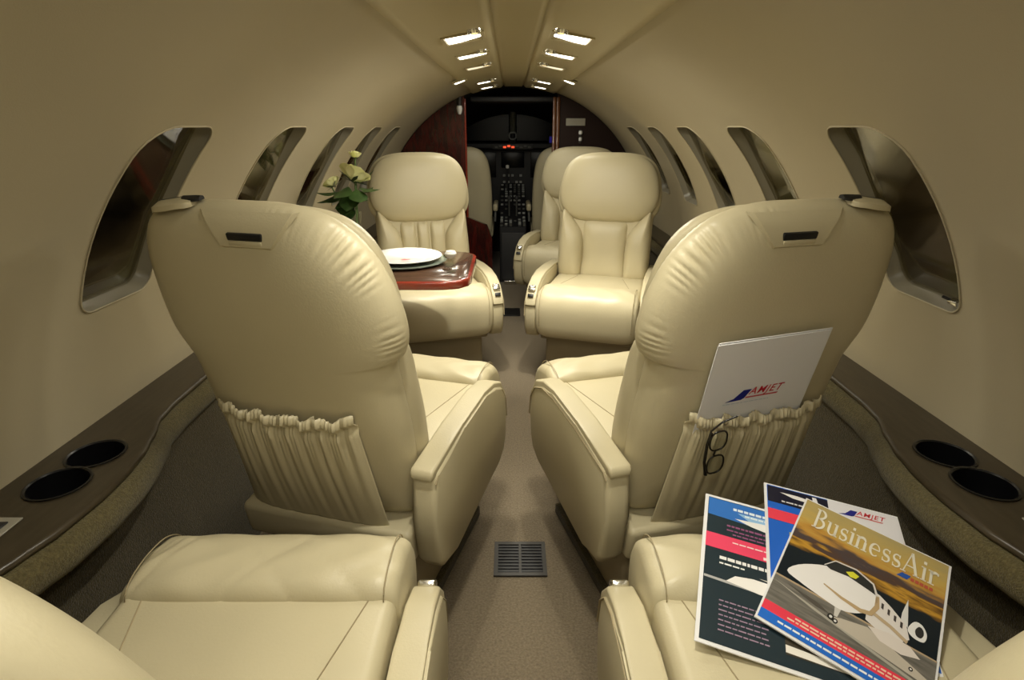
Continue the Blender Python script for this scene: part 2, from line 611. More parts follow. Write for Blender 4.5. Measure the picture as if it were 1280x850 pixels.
# ------------------------------------------------------------------ ceiling lamps
def ceiling_lamp(x, y, w, l, label, group=None, watts=LAMP_W, spot=True, glow='lamp', aim=None):
    side = 1 if x > 0 else -1
    a = math.asin(x / R)
    r = R - 0.010
    cx, cz = r * sin(a), CZ + r * cos(a)
    root = empty('ceiling_lamp', (cx, y, cz))
    root.rotation_euler = (0, a, 0)
    tag(root, label, 'ceiling lamp', group)
    bm = bmesh.new()
    fw = 0.008
    for (x0, x1, y0, y1) in ((-w / 2 - fw, w / 2 + fw, -l / 2 - fw, -l / 2), (-w / 2 - fw, w / 2 + fw, l / 2, l / 2 + fw),
                             (-w / 2 - fw, -w / 2, -l / 2, l / 2), (w / 2, w / 2 + fw, -l / 2, l / 2)):
        add_box(bm, x0, x1, y0, y1, -0.006, 0.004)
    from_bm('lamp_frame', bm, M['headliner'], root, 30)
    box('lamp_well', -w / 2, w / 2, -l / 2, l / 2, -0.003, 0.001, M['headliner'], root)
    prism('lamp_diffuser', [(side * w * 0.47, -l * 0.44), (side * w * 0.47, l * 0.44), (side * w * 0.12, l * 0.40), (-side * w * 0.46, l * 0.10), (-side * w * 0.46, -l * 0.12), (side * w * 0.12, -l * 0.44)],
          -0.0045, -0.002, M[glow], root, axis='z')
    if spot:
        lathe('reading_spot', [(0.0, -0.010), (0.010, -0.010), (0.012, -0.004), (0.012, 0.004)], M['lamp_gold'], root, 20,
              (-side * 0.035, -l / 2 - 0.030, 0))
        lathe('spot_bezel', [(0.012, -0.004), (0.014, -0.011), (0.019, -0.006), (0.020, 0.004)], M['chrome'], root, 20,
              (-side * 0.035, -l / 2 - 0.030, 0))
    if aim:
        sl_ = bpy.data.lights.new('spot_light', 'SPOT')
        sl_.energy = aim[3]
        sl_.spot_size = radians(aim[4])
        sl_.spot_blend = 0.7
        sl_.shadow_soft_size = 0.012
        sl_.color = LAMP_COL
        so_ = bpy.data.objects.new('spot_light', sl_)
        COL.objects.link(so_)
        so_.parent = root
        so_.location = (-side * 0.035, -l / 2 - 0.030, -0.016)
        inv = root.rotation_euler.to_matrix().transposed()
        tgt = inv @ (Vector(aim[:3]) - root.location)
        so_.rotation_euler = (tgt - so_.location).to_track_quat('-Z', 'Y').to_euler()
    ld = bpy.data.lights.new('lamp_light', 'AREA')
    ld.shape = 'RECTANGLE'
    ld.size, ld.size_y = w, l
    ld.energy = watts
    ld.color = LAMP_COL
    lo = bpy.data.objects.new('lamp_light', ld)
    lo.location = (0, 0, -0.012)
    COL.objects.link(lo)
    lo.parent = root
    return root

ROWS = [(-0.35, 'rectangular ceiling lamp above the rear wall end of the cabin'), (0.25, 'rectangular ceiling lamp over the backs of the rearmost seats'),
        (0.85, 'rectangular ceiling lamp over the magazine seat row'),
        (1.80, 'large bright rectangular ceiling lamp ahead of the pocketed seat backs'), (2.21, 'rectangular ceiling lamp above the wooden table'),
        (2.62, 'dim rectangular ceiling lamp above the seats facing aft'), (3.44, 'small rectangular ceiling lamp second from the cockpit arch'),
        (3.88, 'small rectangular ceiling lamp right at the cockpit arch')]
AIM = {0.85: lambda s: (s * 0.40, 0.72, 0.47, 14.0, 62), 1.80: lambda s: (s * 0.33, 1.50, 0.46, 16.0, 56), 2.21: lambda s: (s * 0.36, 2.46, 0.45, 42.0, 46)}
POWER = {-0.35: 0.55, 0.25: 0.5, 0.85: 0.5, 1.80: 1.2, 2.21: 0.9, 2.62: 0.25, 3.44: 0.4, 3.88: 0.12}
for yy, lab in ROWS:
    for s in (-1, 1):
        ceiling_lamp(s * 0.155, yy, 0.105, 0.13 if yy == 1.80 else 0.09, lab + (', table side' if s < 0 else ', folder side'), None,
                     LAMP_W * POWER[yy], True, 'lamp_dim' if yy == 2.62 else 'lamp', AIM[yy](s) if yy in AIM else None)
for s in (-1, 1):
    ceiling_lamp(s * 0.275, 3.05, 0.055, 0.085, 'narrow ceiling lamp at the headliner edge, ' + ('table side' if s < 0 else 'folder side'), None, 0.8, False)

# ------------------------------------------------------------------ seats
HALF_IN = [(0.06, 0.752), (0.115, 0.744), (0.165, 0.725), (0.207, 0.690), (0.238, 0.642), (0.258, 0.585), (0.266, 0.535), (0.264, 0.495),
        (0.252, 0.462), (0.231, 0.440), (0.231, 0.36), (0.234, 0.27), (0.230, 0.17), (0.222, 0.08), (0.210, 0.025), (0.16, 0.004), (0.08, 0.0)]
HALF_OUT = [(0.06, 0.753), (0.12, 0.751), (0.18, 0.742), (0.222, 0.718), (0.248, 0.672), (0.261, 0.600), (0.265, 0.535), (0.262, 0.490),
        (0.250, 0.452), (0.240, 0.42), (0.236, 0.36), (0.234, 0.27), (0.230, 0.17), (0.222, 0.08), (0.210, 0.025), (0.16, 0.004), (0.08, 0.0)]
HALF_MID = [((a + c) / 2, (b + d) / 2) for (a, b), (c, d) in zip(HALF_IN, HALF_OUT)]
def back_outline(inb, square, n):
    return spline([(0.0, 0.753)] + [(inb * a, b) for a, b in (HALF_IN if square else HALF_MID)] + [(0.0, 0.0)] + [(-inb * a, b) for a, b in reversed(HALF_OUT if square else HALF_MID)], n)
HEADH = [(0.0, 0.742), (0.07, 0.7415), (0.13, 0.735), (0.18, 0.716), (0.217, 0.682), (0.240, 0.634), (0.252, 0.58), (0.254, 0.53), (0.243, 0.483),
         (0.220, 0.447), (0.186, 0.420), (0.148, 0.405), (0.10, 0.399), (0.05, 0.398), (0.0, 0.398)]
HEAD = spline(HEADH + [(-a, b) for a, b in reversed(HEADH[1:-1])], 140)
WING = [(0.232, 0.455), (0.240, 0.36), (0.244, 0.25), (0.240, 0.15), (0.225, 0.10), (0.175, 0.09), (0.122, 0.10), (0.112, 0.18), (0.112, 0.28), (0.126, 0.345), (0.162, 0.395), (0.204, 0.440)]

def make_seat(loc, yaw, label, cat='seat', recline=12.0, pocket=0, lumbar=1, inboard=1, guide=False, handle=True, arm_out=True, group=None, back_yaw=0.0, back_off=0.0, arm_dz=0.0, ext=0.0, buttons=True, creases=False):
    """facing +y in its own frame; inboard = sign of local x of the aisle side"""
    root = empty('passenger_seat', (loc[0], loc[1], 0), radians(yaw))
    tag(root, label, cat, group)
    rc = radians(recline)
    P0 = Vector((0, -0.27, 0.30))
    uz = Vector((0, -sin(rc), cos(rc)))
    fd = Vector((0, cos(rc), sin(rc)))
    by = radians(back_yaw)
    def tf(u, w, d):
        q = Vector((u, 0, 0)) + uz * w + fd * d
        return (P0.x + q.x * cos(by) - q.y * sin(by), P0.y + back_off + q.x * sin(by) + q.y * cos(by), P0.z + q.z)
    L = M['leather']
    rnd = random.Random(int(loc[0] * 100) + int(loc[1] * 37))
    # rear shell with gathered leather at the shoulders
    def gather(u, w, d, r, sgn, t):
        if guide and r > 0.6 and w > 0.40 and u * inboard > 0:
            ang = math.atan2(w - 0.50, abs(u))
            k1 = math.exp(-((ang - 0.72) / 0.24) ** 4)
            k2 = 0.45 * math.exp(-((ang + 0.02) / 0.18) ** 2)
            k3 = 0.5 * math.exp(-((ang - 1.25) / 0.12) ** 2)
            k = (k1 + k2 + k3) * math.exp(-((r - 0.935) / 0.05) ** 2)
            wv = max(-0.3, sin(ang * 104 + 1.6 * sin(ang * 23)))
            d += (0.0052 if sgn < 0 else -0.003) * k * wv
        return u, w, d
    pillow('back_shell', back_outline(inboard, guide, 760 if guide else 200), 0.062, 0.045, 0.062, L, root, tf, rings=20 if guide else 14, p=5.0, ctr=(0, 0.42), mod=gather)
    # front pads
    hs = 0.95 if guide else 1.0
    pillow('head_pad', [(a * hs, 0.58 + (b - 0.58) * hs) for a, b in HEAD], 0.095, 0.060, 0.03, L, root, tf, rings=10, p=3.6, ctr=(0, 0.58))
    for s in (1, -1):
        wg = spline([(s * a * 0.97, b) for a, b in WING], 72)
        pillow('side_wing', wg, 0.10, 0.068, 0.04, L, root, tf, rings=7, p=3.0, ctr=(s * 0.18, 0.26))
    if lumbar == 1:
        lw = [(-0.13, 0.10), (0.0, 0.095), (0.13, 0.10), (0.134, 0.22), (0.138, 0.34), (0.125, 0.405), (0.0, 0.412), (-0.125, 0.405), (-0.138, 0.34), (-0.134, 0.22)]
        lw = [(a * 0.84, b) for a, b in lw]
        pillow('lumbar_pad', spline(lw, 100), 0.09, 0.042, 0.03, L, root, tf, rings=8, p=4.5)
    else:
        for (a, b) in ((-0.118, -0.036), (-0.032, 0.032), (0.036, 0.118)):
            e = 0.004
            lw = [(a + e, 0.10), ((a + b) / 2, 0.097), (b - e, 0.10), (b, 0.20), (b, 0.32), (b - e, 0.40), ((a + b) / 2, 0.405), (a + e, 0.40), (a, 0.32), (a, 0.20)]
            pillow('lumbar_pad', spline(lw, 60), 0.09, 0.040, 0.03, L, root, tf, rings=7, p=4.0)
    # seat pan
    bm = bmesh.new()
    add_box(bm, -0.228, 0.228, -0.19, 0.16 + ext, 0.30, 0.448, 0.022, 4)
    from_bm('seat_pan', bm, L, root, 50)
    for s in (-1, 1):
        tube('pan_piping', [(s * 0.115, -0.14, 0.4482), (s * 0.188, 0.128 + ext, 0.4482)], 0.0012, M['seam'], root, 6)
    # front bolster roll
    prof = spline([(0.118, 0.32), (0.112, 0.42), (0.122, 0.461), (0.155, 0.476), (0.20, 0.479), (0.245, 0.470), (0.280, 0.442), (0.297, 0.395), (0.296, 0.33), (0.283, 0.265), (0.25, 0.238), (0.18, 0.245), (0.13, 0.27)], 48)
    prof = [(a + ext, b) for a, b in prof]
    n = len(prof)
    v, f = [], []
    NX = 90
    cyb = sum(a for a, b in prof) / n
    czb = sum(b for a, b in prof) / n
    for i in range(NX + 1):
        x = -0.232 + 0.464 * i / NX
        q = abs(x) / 0.232
        sc = (max(0.0, 1 - q ** 9)) ** 0.5 * 0.30 + 0.70
        for j, (a, b) in enumerate(prof):
            wr = 0.0022 * sin(x * 55 + 3 * sin(a * 40 + loc[0] * 9)) * max(0, sin((b - 0.40) * 20)) * (0.4 + q)
            if creases:
                for (x0_, sl, am) in ((0.02, 0.9, 0.0035), (-0.035, -1.1, 0.003), (0.075, -1.2, 0.0025), (-0.20, 0.5, 0.004), (-0.17, 0.5, 0.003), (-0.215, 0.4, 0.003)):
                    wr -= am * math.exp(-((x - x0_ - sl * (a - 0.20)) / 0.006) ** 2) * max(0.0, min(1.0, (b - 0.41) * 30)) * (1 if a < 0.235 else max(0, 1 - (a - 0.235) * 30))
            v.append((x, cyb + (a - cyb) * (sc * 0.5 + 0.5), czb + (b - czb) * sc + wr))
    for i in range(NX):
        for j in range(n):
            j2 = (j + 1) % n
            f.append((i * n + j, i * n + j2, (i + 1) * n + j2, (i + 1) * n + j))
    f.append(tuple(range(n)))
    f.append(tuple(NX * n + j for j in reversed(range(n))))
    from_data('front_bolster', v, f, L, root, 55)
    for s in (-1, 1):
        e = [(s * 0.2105, cyb + (a - cyb) * 1.003, czb + (b - czb) * 0.985 + 0.0012) for a, b in prof if b > 0.30 and a > 0.114 + ext]
        tube('bolster_piping', e, 0.0011, M['seam'], root, 6)
    # side arms
    AP = [(-0.285, 0.25), (-0.29, 0.36), (-0.285, 0.470), (-0.272, 0.482), (-0.10, 0.497), (0.06, 0.500), (0.15, 0.490), (0.215, 0.462), (0.255, 0.415), (0.266, 0.35), (0.258, 0.28), (0.235, 0.235), (0.18, 0.215), (-0.18, 0.205), (-0.26, 0.215)]
    AC = [(-0.293, 0.470), (-0.296, 0.484), (-0.288, 0.494), (-0.10, 0.508), (0.06, 0.511), (0.152, 0.501), (0.221, 0.472), (0.264, 0.42), (0.270, 0.395), (0.262, 0.388), (0.250, 0.405), (0.210, 0.450), (0.148, 0.476), (0.06, 0.486), (-0.10, 0.483), (-0.27, 0.468)]
    for s in (1, -1):
        if s != inboard and not arm_out: continue
        a0, a1 = (0.234, 0.290) if s > 0 else (-0.290, -0.234)
        arm = empty('armrest')
        arm.parent = root
        arm.location = (0, 0, arm_dz)
        prism('arm_panel', AP, a0 - 0.001, a1 + 0.003, L, arm, r=0.015, seg=4)
        prism('arm_cap', AC, a0 + 0.002, a1 - 0.002, L, arm, r=0.009, seg=4)
        tube('arm_piping', [((a1 + 0.0005) if s > 0 else (a0 - 0.0005), q0, q1 - 0.012) for q0, q1 in AP[2:10]], 0.0022, M['seam'], arm, 6)
        if s == inboard and buttons:
            xm = (a0 + a1) / 2
            bm = bmesh.new()
            mt = Matrix.Translation((xm, 0.232, 0.466)) @ Matrix.Rotation(radians(-40), 4, 'X')
            add_box(bm, -0.017, 0.017, -0.016, 0.016, -0.006, 0.008, 0.005, 3, mt)
            from_bm('recline_button', bm, M['chrome'], arm)
            bm = bmesh.new()
            mt = Matrix.Translation((xm, 0.258, 0.437)) @ Matrix.Rotation(radians(-58), 4, 'X')
            add_box(bm, -0.013, 0.013, -0.008, 0.008, -0.004, 0.006, 0.002, 2, mt)
            from_bm('button_slot', bm, M['black'], arm)
    # lower skirt under the back and pedestal
    bm = bmesh.new()
    mt = Matrix.Translation((0, -0.245, 0.275)) @ Matrix.Rotation(radians(8), 4, 'X')
    add_box(bm, -0.225, 0.225, -0.045, 0.06, -0.05, 0.045, 0.016, 4, mt)
    from_bm('back_skirt', bm, L, root)
    box('seat_frame', -0.222, 0.222, -0.22, 0.22, 0.215, 0.31, M['leather_dark'], root, 0.01)
    bm = bmesh.new()
    add_box(bm, -0.205, 0.205, -0.24, 0.17, 0.03, 0.225, 0.012, 3)
    from_bm('pedestal', bm, M['leather_dark'], root)
    box('floor_track', -0.22, 0.22, -0.25, 0.20, 0.0, 0.035, M['side_carpet'], root, 0.004)
    # rear details
    if handle:
        hz = [(-0.092, 0.752), (-0.045, 0.698), (0.045, 0.698), (0.092, 0.752)]
        def sd(u, w):
            r = min(1.0, max(abs(u) / 0.25, (w - 0.42) / 0.335))
            return 0.062 * (1 - max(0.0, 1 - r ** 5) ** 0.5)
        v, f = [], []
        nu, nw = 20, 8
        for i in range(nw + 1):
            t = i / nw
            w = 0.682 + 0.062 * t
            hw = 0.050 + 0.052 * t
            for j in range(nu + 1):
                q = -1 + 2 * j / nu
                u = q * hw + inboard * 0.014
                e = 1 if 0 < i and abs(q) < 0.97 else 0
                v.append(tf(u, w, sd(u, w) - (0.0045 if e else -0.004)))
        for i in range(nw):
            for j in range(nu):
                a = i * (nu + 1) + j
                f.append((a, a + 1, a + nu + 2, a + nu + 1))
        from_data('handle_panel', v, f, L, root, 30)
        bm = bmesh.new()
        add_box(bm, -0.036, 0.036, -0.007, 0.007, -0.004, 0.004, 0.003, 2)
        slot_d = sd(0, 0.706) - 0.0035
        for vv in bm.verts:
            vv.co = Vector(tf(vv.co.x + inboard * 0.014, 0.706 + vv.co.y, slot_d + vv.co.z))
        from_bm('handle_slot', bm, M['black'], root)
        bm = bmesh.new()
        add_box(bm, -0.034, 0.034, -0.005, 0.005, -0.006, 0.004, 0.003, 2)
        for vv in bm.verts:
            vv.co = Vector(tf(vv.co.x + inboard * 0.014, 0.6950 + vv.co.y, slot_d + vv.co.z))
        from_bm('pull_tab', bm, L, root)
    if guide:
        s = -inboard
        g = empty('belt_guide')
        g.parent = root
        def top_w(u):
            pts_ = [(0.0, 0.753)] + HALF_OUT
            for (ua, wa), (ub, wb) in zip(pts_[:-1], pts_[1:]):
                if ua <= u <= ub: return wa + (wb - wa) * (u - ua) / (ub - ua)
            return 0.7
        def strap(name, u0, u1, half_d, lift, thick, m):
            v, f = [], []
            n = 12
            for i in range(n + 1):
                u = u0 + (u1 - u0) * i / n
                e = 0.55 + 0.45 * sin(pi * i / n) ** 0.5
                for (dd, ww) in ((-half_d * e, lift - thick), (-half_d * e * 0.9, lift), (0, lift + thick * 0.6), (half_d * e * 0.9, lift), (half_d * e, lift - thick)):
                    v.append(tf(s * u, top_w(u) + ww, 0.050 + dd))
            for i in range(n):
                for k in range(4):
                    a = i * 5 + k
                    f.append((a, a + 1, a + 6, a + 5))
            f += [tuple(range(5)), tuple(n * 5 + k for k in reversed(range(5)))]
            return from_data(name, v, f, m, g, 50)
        strap('guide_flap', 0.100, 0.190, 0.030, 0.005, 0.009, L)
        strap('guide_strap', 0.085, 0.125, 0.012, 0.009, 0.005, M['belt'])
        strap('guide_bar', 0.120, 0.195, 0.005, 0.009, 0.003, M['grille_frame'])
    if pocket:
        off = pocket * 0.018
        nu, nw = 150, 40
        v, f = [], []
        ph = [rnd.uniform(0, 6.28) for _ in range(6)]
        def dsurf(u):
            return 0.062 * (1 - max(0.0, 1 - min(1, abs(u) / 0.252) ** 5) ** 0.5)
        for i in range(nw + 1):
            t = i / nw                       # 0 bottom .. 1 top
            for j in range(nu + 1):
                q = -1 + 2 * j / nu
                hw = 0.164 + 0.018 * (1 - t)
                u = off + q * hw
                # pleats lean and wander
                x = q * 3.0
                pl = sin(9.0 * x + 1.2 * sin(1.7 * x + ph[0]) + 2.2 * (1 - t) * sin(1.1 * x + ph[1])) + 0.5 * sin(17 * x + ph[2] + 2 * t) 
                env = (1 - abs(q) ** 6)
                amp = 0.0045 * (0.10 + 0.9 * t ** 1.3) * env
                hem = 0.0035 * math.exp(-((t - 0.955) / 0.022) ** 2) - 0.0035 * math.exp(-((t - 0.895) / 0.022) ** 2)
                fine = 0.0022 * sin(42 * x + ph[3]) * (1 if t > 0.86 else max(0, (t - 0.6) / 0.26)) * env
                bulge = 0.020 * env * sin(pi * (0.12 + 0.62 * t)) 
                d = dsurf(u) - 0.003 - bulge - amp * pl * 1.0 - hem * 2 - fine
                w = 0.015 + (0.322 + 0.006 * sin(5 * x + ph[4]) * t - 0.010 * (1 - q * q)) * t
                v.append(tf(u, w, d))
        for i in range(nw):
            for j in range(nu):
                a = i * (nu + 1) + j
                f.append((a, a + 1, a + nu + 2, a + nu + 1))
        po = from_data('map_pocket', v, f, L, root, 80)
        so = po.modifiers.new('thickness', 'SOLIDIFY')
        so.thickness = 0.0025
        so.offset = 0
    return root, tf

S15 = 0.27 * sin(radians(15.5))
C15 = 0.27 * cos(radians(15.5))
S_LN, tfL = make_seat((-0.455 + S15, 1.097 + C15), -15.5,
                      'cream leather seat seen from behind with an empty gathered map pocket', pocket=-1, inboard=1, guide=True, arm_out=False, ext=0.11, buttons=False)
S_RN, tfR = make_seat((0.462 - S15, 1.11 + C15), 15.5,
                      'cream leather seat seen from behind with a white folder in its gathered pocket', pocket=1, inboard=-1, guide=True, arm_out=False, ext=0.11, buttons=False)
S_LM, _ = make_seat((-0.405, 2.70), 180 + 17, 'cream leather seat facing aft behind the wooden table', lumbar=3, inboard=-1)
S_RM, _ = make_seat((0.400, 2.68), 180 - 17, 'cream leather seat facing aft across the aisle from the table, its front in full view', inboard=1)
S_R3, _ = make_seat((0.355, 3.62), 180 - 17, 'cream leather seat partly hidden, next to the dark brown cockpit partition', inboard=1)
S_LA, _ = make_seat((-0.437, 0.585), 0, 'cream leather seat with a bare cushion behind the empty map pocket', inboard=1, recline=17, back_yaw=-5, back_off=-0.030, arm_dz=-0.095, creases=True)
S_RA, _ = make_seat((0.445, 0.585), 0, 'cream leather seat with magazines lying on its cushion', inboard=-1, recline=17, back_yaw=4, back_off=-0.035, arm_dz=-0.095)

# ------------------------------------------------------------------ floor vent and threshold
vent = empty('floor_vent', (0.008, 1.29, 0.0))
tag(vent, 'dark square floor grille set in the aisle carpet', 'floor vent')
bm = bmesh.new()
for (x0, x1, y0, y1) in ((-0.075, 0.075, -0.068, -0.056), (-0.075, 0.075, 0.056, 0.068), (-0.075, -0.064, -0.056, 0.056), (0.064, 0.075, -0.056, 0.056), (-0.003, 0.003, -0.056, 0.056)):
    add_box(bm, x0, x1, y0, y1, 0.0, 0.006)
from_bm('vent_frame', bm, M['grille_frame'], vent, 30)
box('vent_tray', -0.066, 0.066, -0.058, 0.058, 0.0003, 0.0015, M['black'], vent)
slat0 = None
for s in (-1, 1):
    for i in range(9):
        if slat0 is None:
            slat0 = box('vent_slat', -0.029, 0.029, -0.0035, 0.0035, 0.001, 0.0045, M['grille'], vent)
            sl = slat0
        else:
            sl = slat0.copy()
            COL.objects.link(sl)
            sl.parent = vent
        sl.location = (s * 0.0335, -0.049 + i * 0.01225, 0)
th = box('threshold_strip', -0.20, 0.045, 3.52, 3.68, 0.0, 0.008, M['black'], r=0.002)
tag(th, 'black threshold strip across the aisle floor before the cockpit', 'threshold')

# ------------------------------------------------------------------ table with place setting
TZ = 0.685
tab = empty('pullout_table', (-0.53, 2.08, 0))
tag(tab, 'dark wood pull-out table with red mahogany edge beside the cabin wall', 'table')
tp = [(-0.36, -0.25), (0.28, -0.25), (0.335, -0.235), (0.368, -0.195), (0.372, -0.15), (0.372, 0.15), (0.368, 0.19), (0.335, 0.235), (0.28, 0.25), (-0.36, 0.25)]
prism('table_edge', tp, TZ - 0.032, TZ - 0.002, M['mahogany_edge'], tab, r=0.008, seg=4, axis='z')
prism('table_surface', [(x * 0.975 - 0.002, y * 0.96) for x, y in tp], TZ - 0.006, TZ, M['walnut'], tab, r=0.001, seg=1, axis='z')
box('table_slide', -0.34, -0.02, -0.10, 0.10, TZ - 0.065, TZ - 0.031, M['mahogany'], tab, 0.004)
box('table_bracket', -0.37, -0.30, -0.16, 0.16, TZ - 0.13, TZ - 0.03, M['mahogany'], tab, 0.004)

def place_plate():
    c = (-0.425, 2.12, TZ)
    ch = lathe('charger_plate', [(0.0, 0.0), (0.10, 0.0), (0.158, 0.008), (0.16, 0.011), (0.156, 0.012), (0.10, 0.006), (0.0, 0.006)], M['charger'], None, 48)
    ch.location = c
    tag(ch, 'dull green charger plate under the white plate on the table', 'plate')
    pl = empty('dinner_plate', (c[0], c[1], TZ + 0.0065))
    tag(pl, 'white porcelain plate with a tiny red emblem on the table', 'plate')
    lathe('plate_body', [(0.0, 0.0), (0.08, 0.0), (0.085, 0.004), (0.138, 0.017), (0.142, 0.020), (0.138, 0.0215), (0.09, 0.011), (0.083, 0.008), (0.0, 0.008)], M['porcelain'], pl, 56)
    em = prism('plate_emblem', [(-0.016, -0.006), (0.006, -0.004), (0.018, 0.004), (0.002, 0.004), (-0.004, 0.010), (-0.010, 0.002)], 0.008, 0.0086, flat((0.75, 0.12, 0.16)), pl, axis='z')
    em.location = (0.005, -0.02, 0)
place_plate()
def shaker(x, y, h, cap, label, name):
    s = empty(name, (x, y, TZ))
    tag(s, label, 'shaker')
    lathe('shaker_body', [(0.0, 0.001), (0.014, 0.001), (0.017, 0.006), (0.016, h * 0.6), (0.011, h * 0.68), (0.0, h * 0.68)], M['glass'], s, 20)
    lathe('shaker_cap', [(0.0, h * 0.64), (0.012, h * 0.66), (0.019, h * 0.75), (0.021, h * 0.86), (0.016, h * 0.97), (0.0, h)], cap, s, 20)
shaker(-0.232, 1.965, 0.078, M['white_plastic'], 'glass shaker with a white ball cap beside the plate', 'salt_shaker')
shaker(-0.250, 2.06, 0.045, M['chrome'], 'small glass shaker with a metal cap beside the plate', 'pepper_shaker')

# ------------------------------------------------------------------ flower vase
vase = empty('flower_vase', (-0.615, 2.17, TZ))
tag(vase, 'slim clear glass vase holding roses on the table', 'vase')
lathe('vase_glass', [(0.0, 0.001), (0.030, 0.001), (0.033, 0.01), (0.024, 0.07), (0.020, 0.13), (0.027, 0.185), (0.025, 0.185), (0.018, 0.13), (0.021, 0.07), (0.028, 0.014), (0.0, 0.012)], M['glass'], vase, 24)
def rose(px, py, pz, size, label, tilt=(0.2, 0.0), leaves=(), openness=1.0):
    r = empty('rose', (-0.615, 2.17, TZ))
    tag(r, label, 'flower')
    c = Vector((px + 0.615, py - 2.17, pz - TZ))
    tube('rose_stem', [(0.004 * (1 if px > -0.6 else -1), 0, 0.02), (c.x * 0.2, c.y * 0.2, 0.12), (c.x * 0.55, c.y * 0.55, 0.2), (c.x * 0.9, c.y * 0.9, c.z - size * 0.6), (c.x, c.y, c.z - size * 0.25)], 0.0028, M['stem'], r, 7)
    rot = Matrix.Translation(c) @ Matrix.Rotation(tilt[0], 4, 'X') @ Matrix.Rotation(tilt[1], 4, 'Y')
    rr = random.Random(int(size * 1000))
    first = None
    for layer, (cnt, rad, h, op) in enumerate(((3, 0.28, 0.75, 0.1), (5, 0.52, 0.72, 0.3), (6, 0.85, 0.60, 0.75))):
        for q in range(cnt):
            a = 2 * pi * q / cnt + layer * 0.5
            v, f = [], []
            for i in range(6):
                t = i / 5
                for j in range(7):
                    s = -1 + 2 * j / 6
                    hw = (sin(pi * (0.12 + 0.70 * t)) ** 0.6) * rad * 0.95
                    ang = a + s * hw / max(rad, 0.2)
                    ro = rad * (0.25 + 0.75 * t ** 0.6) * (1 + op * openness * 0.35 * t * t) + 0.03 * layer
                    z = -0.35 + h * (t ** 1.2) * 1.05 - 0.12 * s * s * t - op * openness * 0.22 * max(0, t - 0.6)
                    v.append(rot @ Vector((ro * cos(ang) * size * 0.5, ro * sin(ang) * size * 0.5, z * size * 0.62)))
            for i in range(5):
                for j in range(6):
                    k = i * 7 + j
                    f.append((k, k + 1, k + 8, k + 7))
            from_data('petal', v, f, M['petal'], r, 80)
    for q in range(5):
        a = 2 * pi * q / 5 + 0.3
        v = [rot @ Vector((x * size, y * size, z * size)) for x, y, z in ((0.05 * cos(a + 1.5), 0.05 * sin(a + 1.5), -0.26), (0.05 * cos(a - 1.5), 0.05 * sin(a - 1.5), -0.26), (0.34 * cos(a - 0.2), 0.34 * sin(a - 0.2), -0.20), (0.62 * cos(a), 0.62 * sin(a), -0.17), (0.34 * cos(a + 0.2), 0.34 * sin(a + 0.2), -0.20))]
        from_data('sepal', v, [(0, 1, 2, 3, 4)], M['leaf'], r)
    for (lx, ly, lz, ln, az, el) in leaves:
        v, f = [], []
        base = Vector((lx + 0.615, ly - 2.17, lz - TZ))
        d = Vector((cos(az) * cos(el), sin(az) * cos(el), sin(el)))
        sd = Vector((-sin(az), cos(az), 0))
        nn = d.cross(sd)
        for i in range(9):
            t = i / 8
            ln_ = ln
            hw = ln * 0.40 * sin(pi * t ** 0.85) 
            for j in (-1, 0, 1):
                v.append(base + d * ln * t + sd * hw * j + nn * (0.12 * ln * t * t - 0.10 * ln * abs(j) * sin(pi * t)))
        for i in range(8):
            for j in range(2):
                k = i * 3 + j
                f.append((k, k + 1, k + 4, k + 3))
        from_data('leaf', v, f, M['leaf'], r, 80)
    return r
rose(-0.602, 2.17, 1.005, 0.105, 'large open cream rose in the glass vase', (-0.5, 0.3),
     [(-0.63, 2.15, 0.93, 0.075, -2.2, -0.7), (-0.60, 2.15, 0.93, 0.07, -0.6, -0.3), (-0.615, 2.14, 0.95, 0.095, -1.6, -0.9), (-0.59, 2.14, 0.955, 0.085, -1.2, -0.6), (-0.62, 2.14, 0.965, 0.09, -2.0, -0.5), (-0.585, 2.15, 0.96, 0.08, 0.1, -0.2)])
rose(-0.690, 2.17, 0.975, 0.060, 'small pale rose leaning to the window side of the vase', (-0.3, -0.6),
     [(-0.66, 2.16, 0.945, 0.085, 3.4, -0.15), (-0.65, 2.15, 0.93, 0.08, -2.6, -0.35), (-0.63, 2.16, 0.90, 0.085, -1.9, -1.0), (-0.66, 2.15, 0.94, 0.09, -2.9, -0.5), (-0.64, 2.15, 0.92, 0.085, -1.4, -0.8)])
rose(-0.600, 2.20, 1.075, 0.048, 'tiny yellow rosebud standing above the open rose', (0.0, 0.1),
     [(-0.59, 2.19, 0.98, 0.07, 0.2, 0.5), (-0.60, 2.18, 0.94, 0.07, 0.7, 0.1)], 0.3)

# ------------------------------------------------------------------ flat print helpers
def poly(name, pts, place, lift, m, parent):
    """pts in page (a right, b down); place maps (a,b,h) to a point"""
    bm = bmesh.new()
    vs = [bm.verts.new(place(a, b, lift)) for a, b in pts]
    bm.faces.new(vs)
    bmesh.ops.triangulate(bm, faces=bm.faces[:])
    return from_bm(name, bm, m, parent, None, norm=False)

def rect(a0, b0, a1, b1):
    return [(a0, b0), (a1, b0), (a1, b1), (a0, b1)]

def multi(name, polys, place, lift, m, parent):
    bm = bmesh.new()
    for pts in polys:
        vs = [bm.verts.new(place(a, b, lift)) for a, b in pts]
        try: bm.faces.new(vs)
        except ValueError: pass
    bmesh.ops.triangulate(bm, faces=bm.faces[:])
    return from_bm(name, bm, m, parent, None, norm=False)

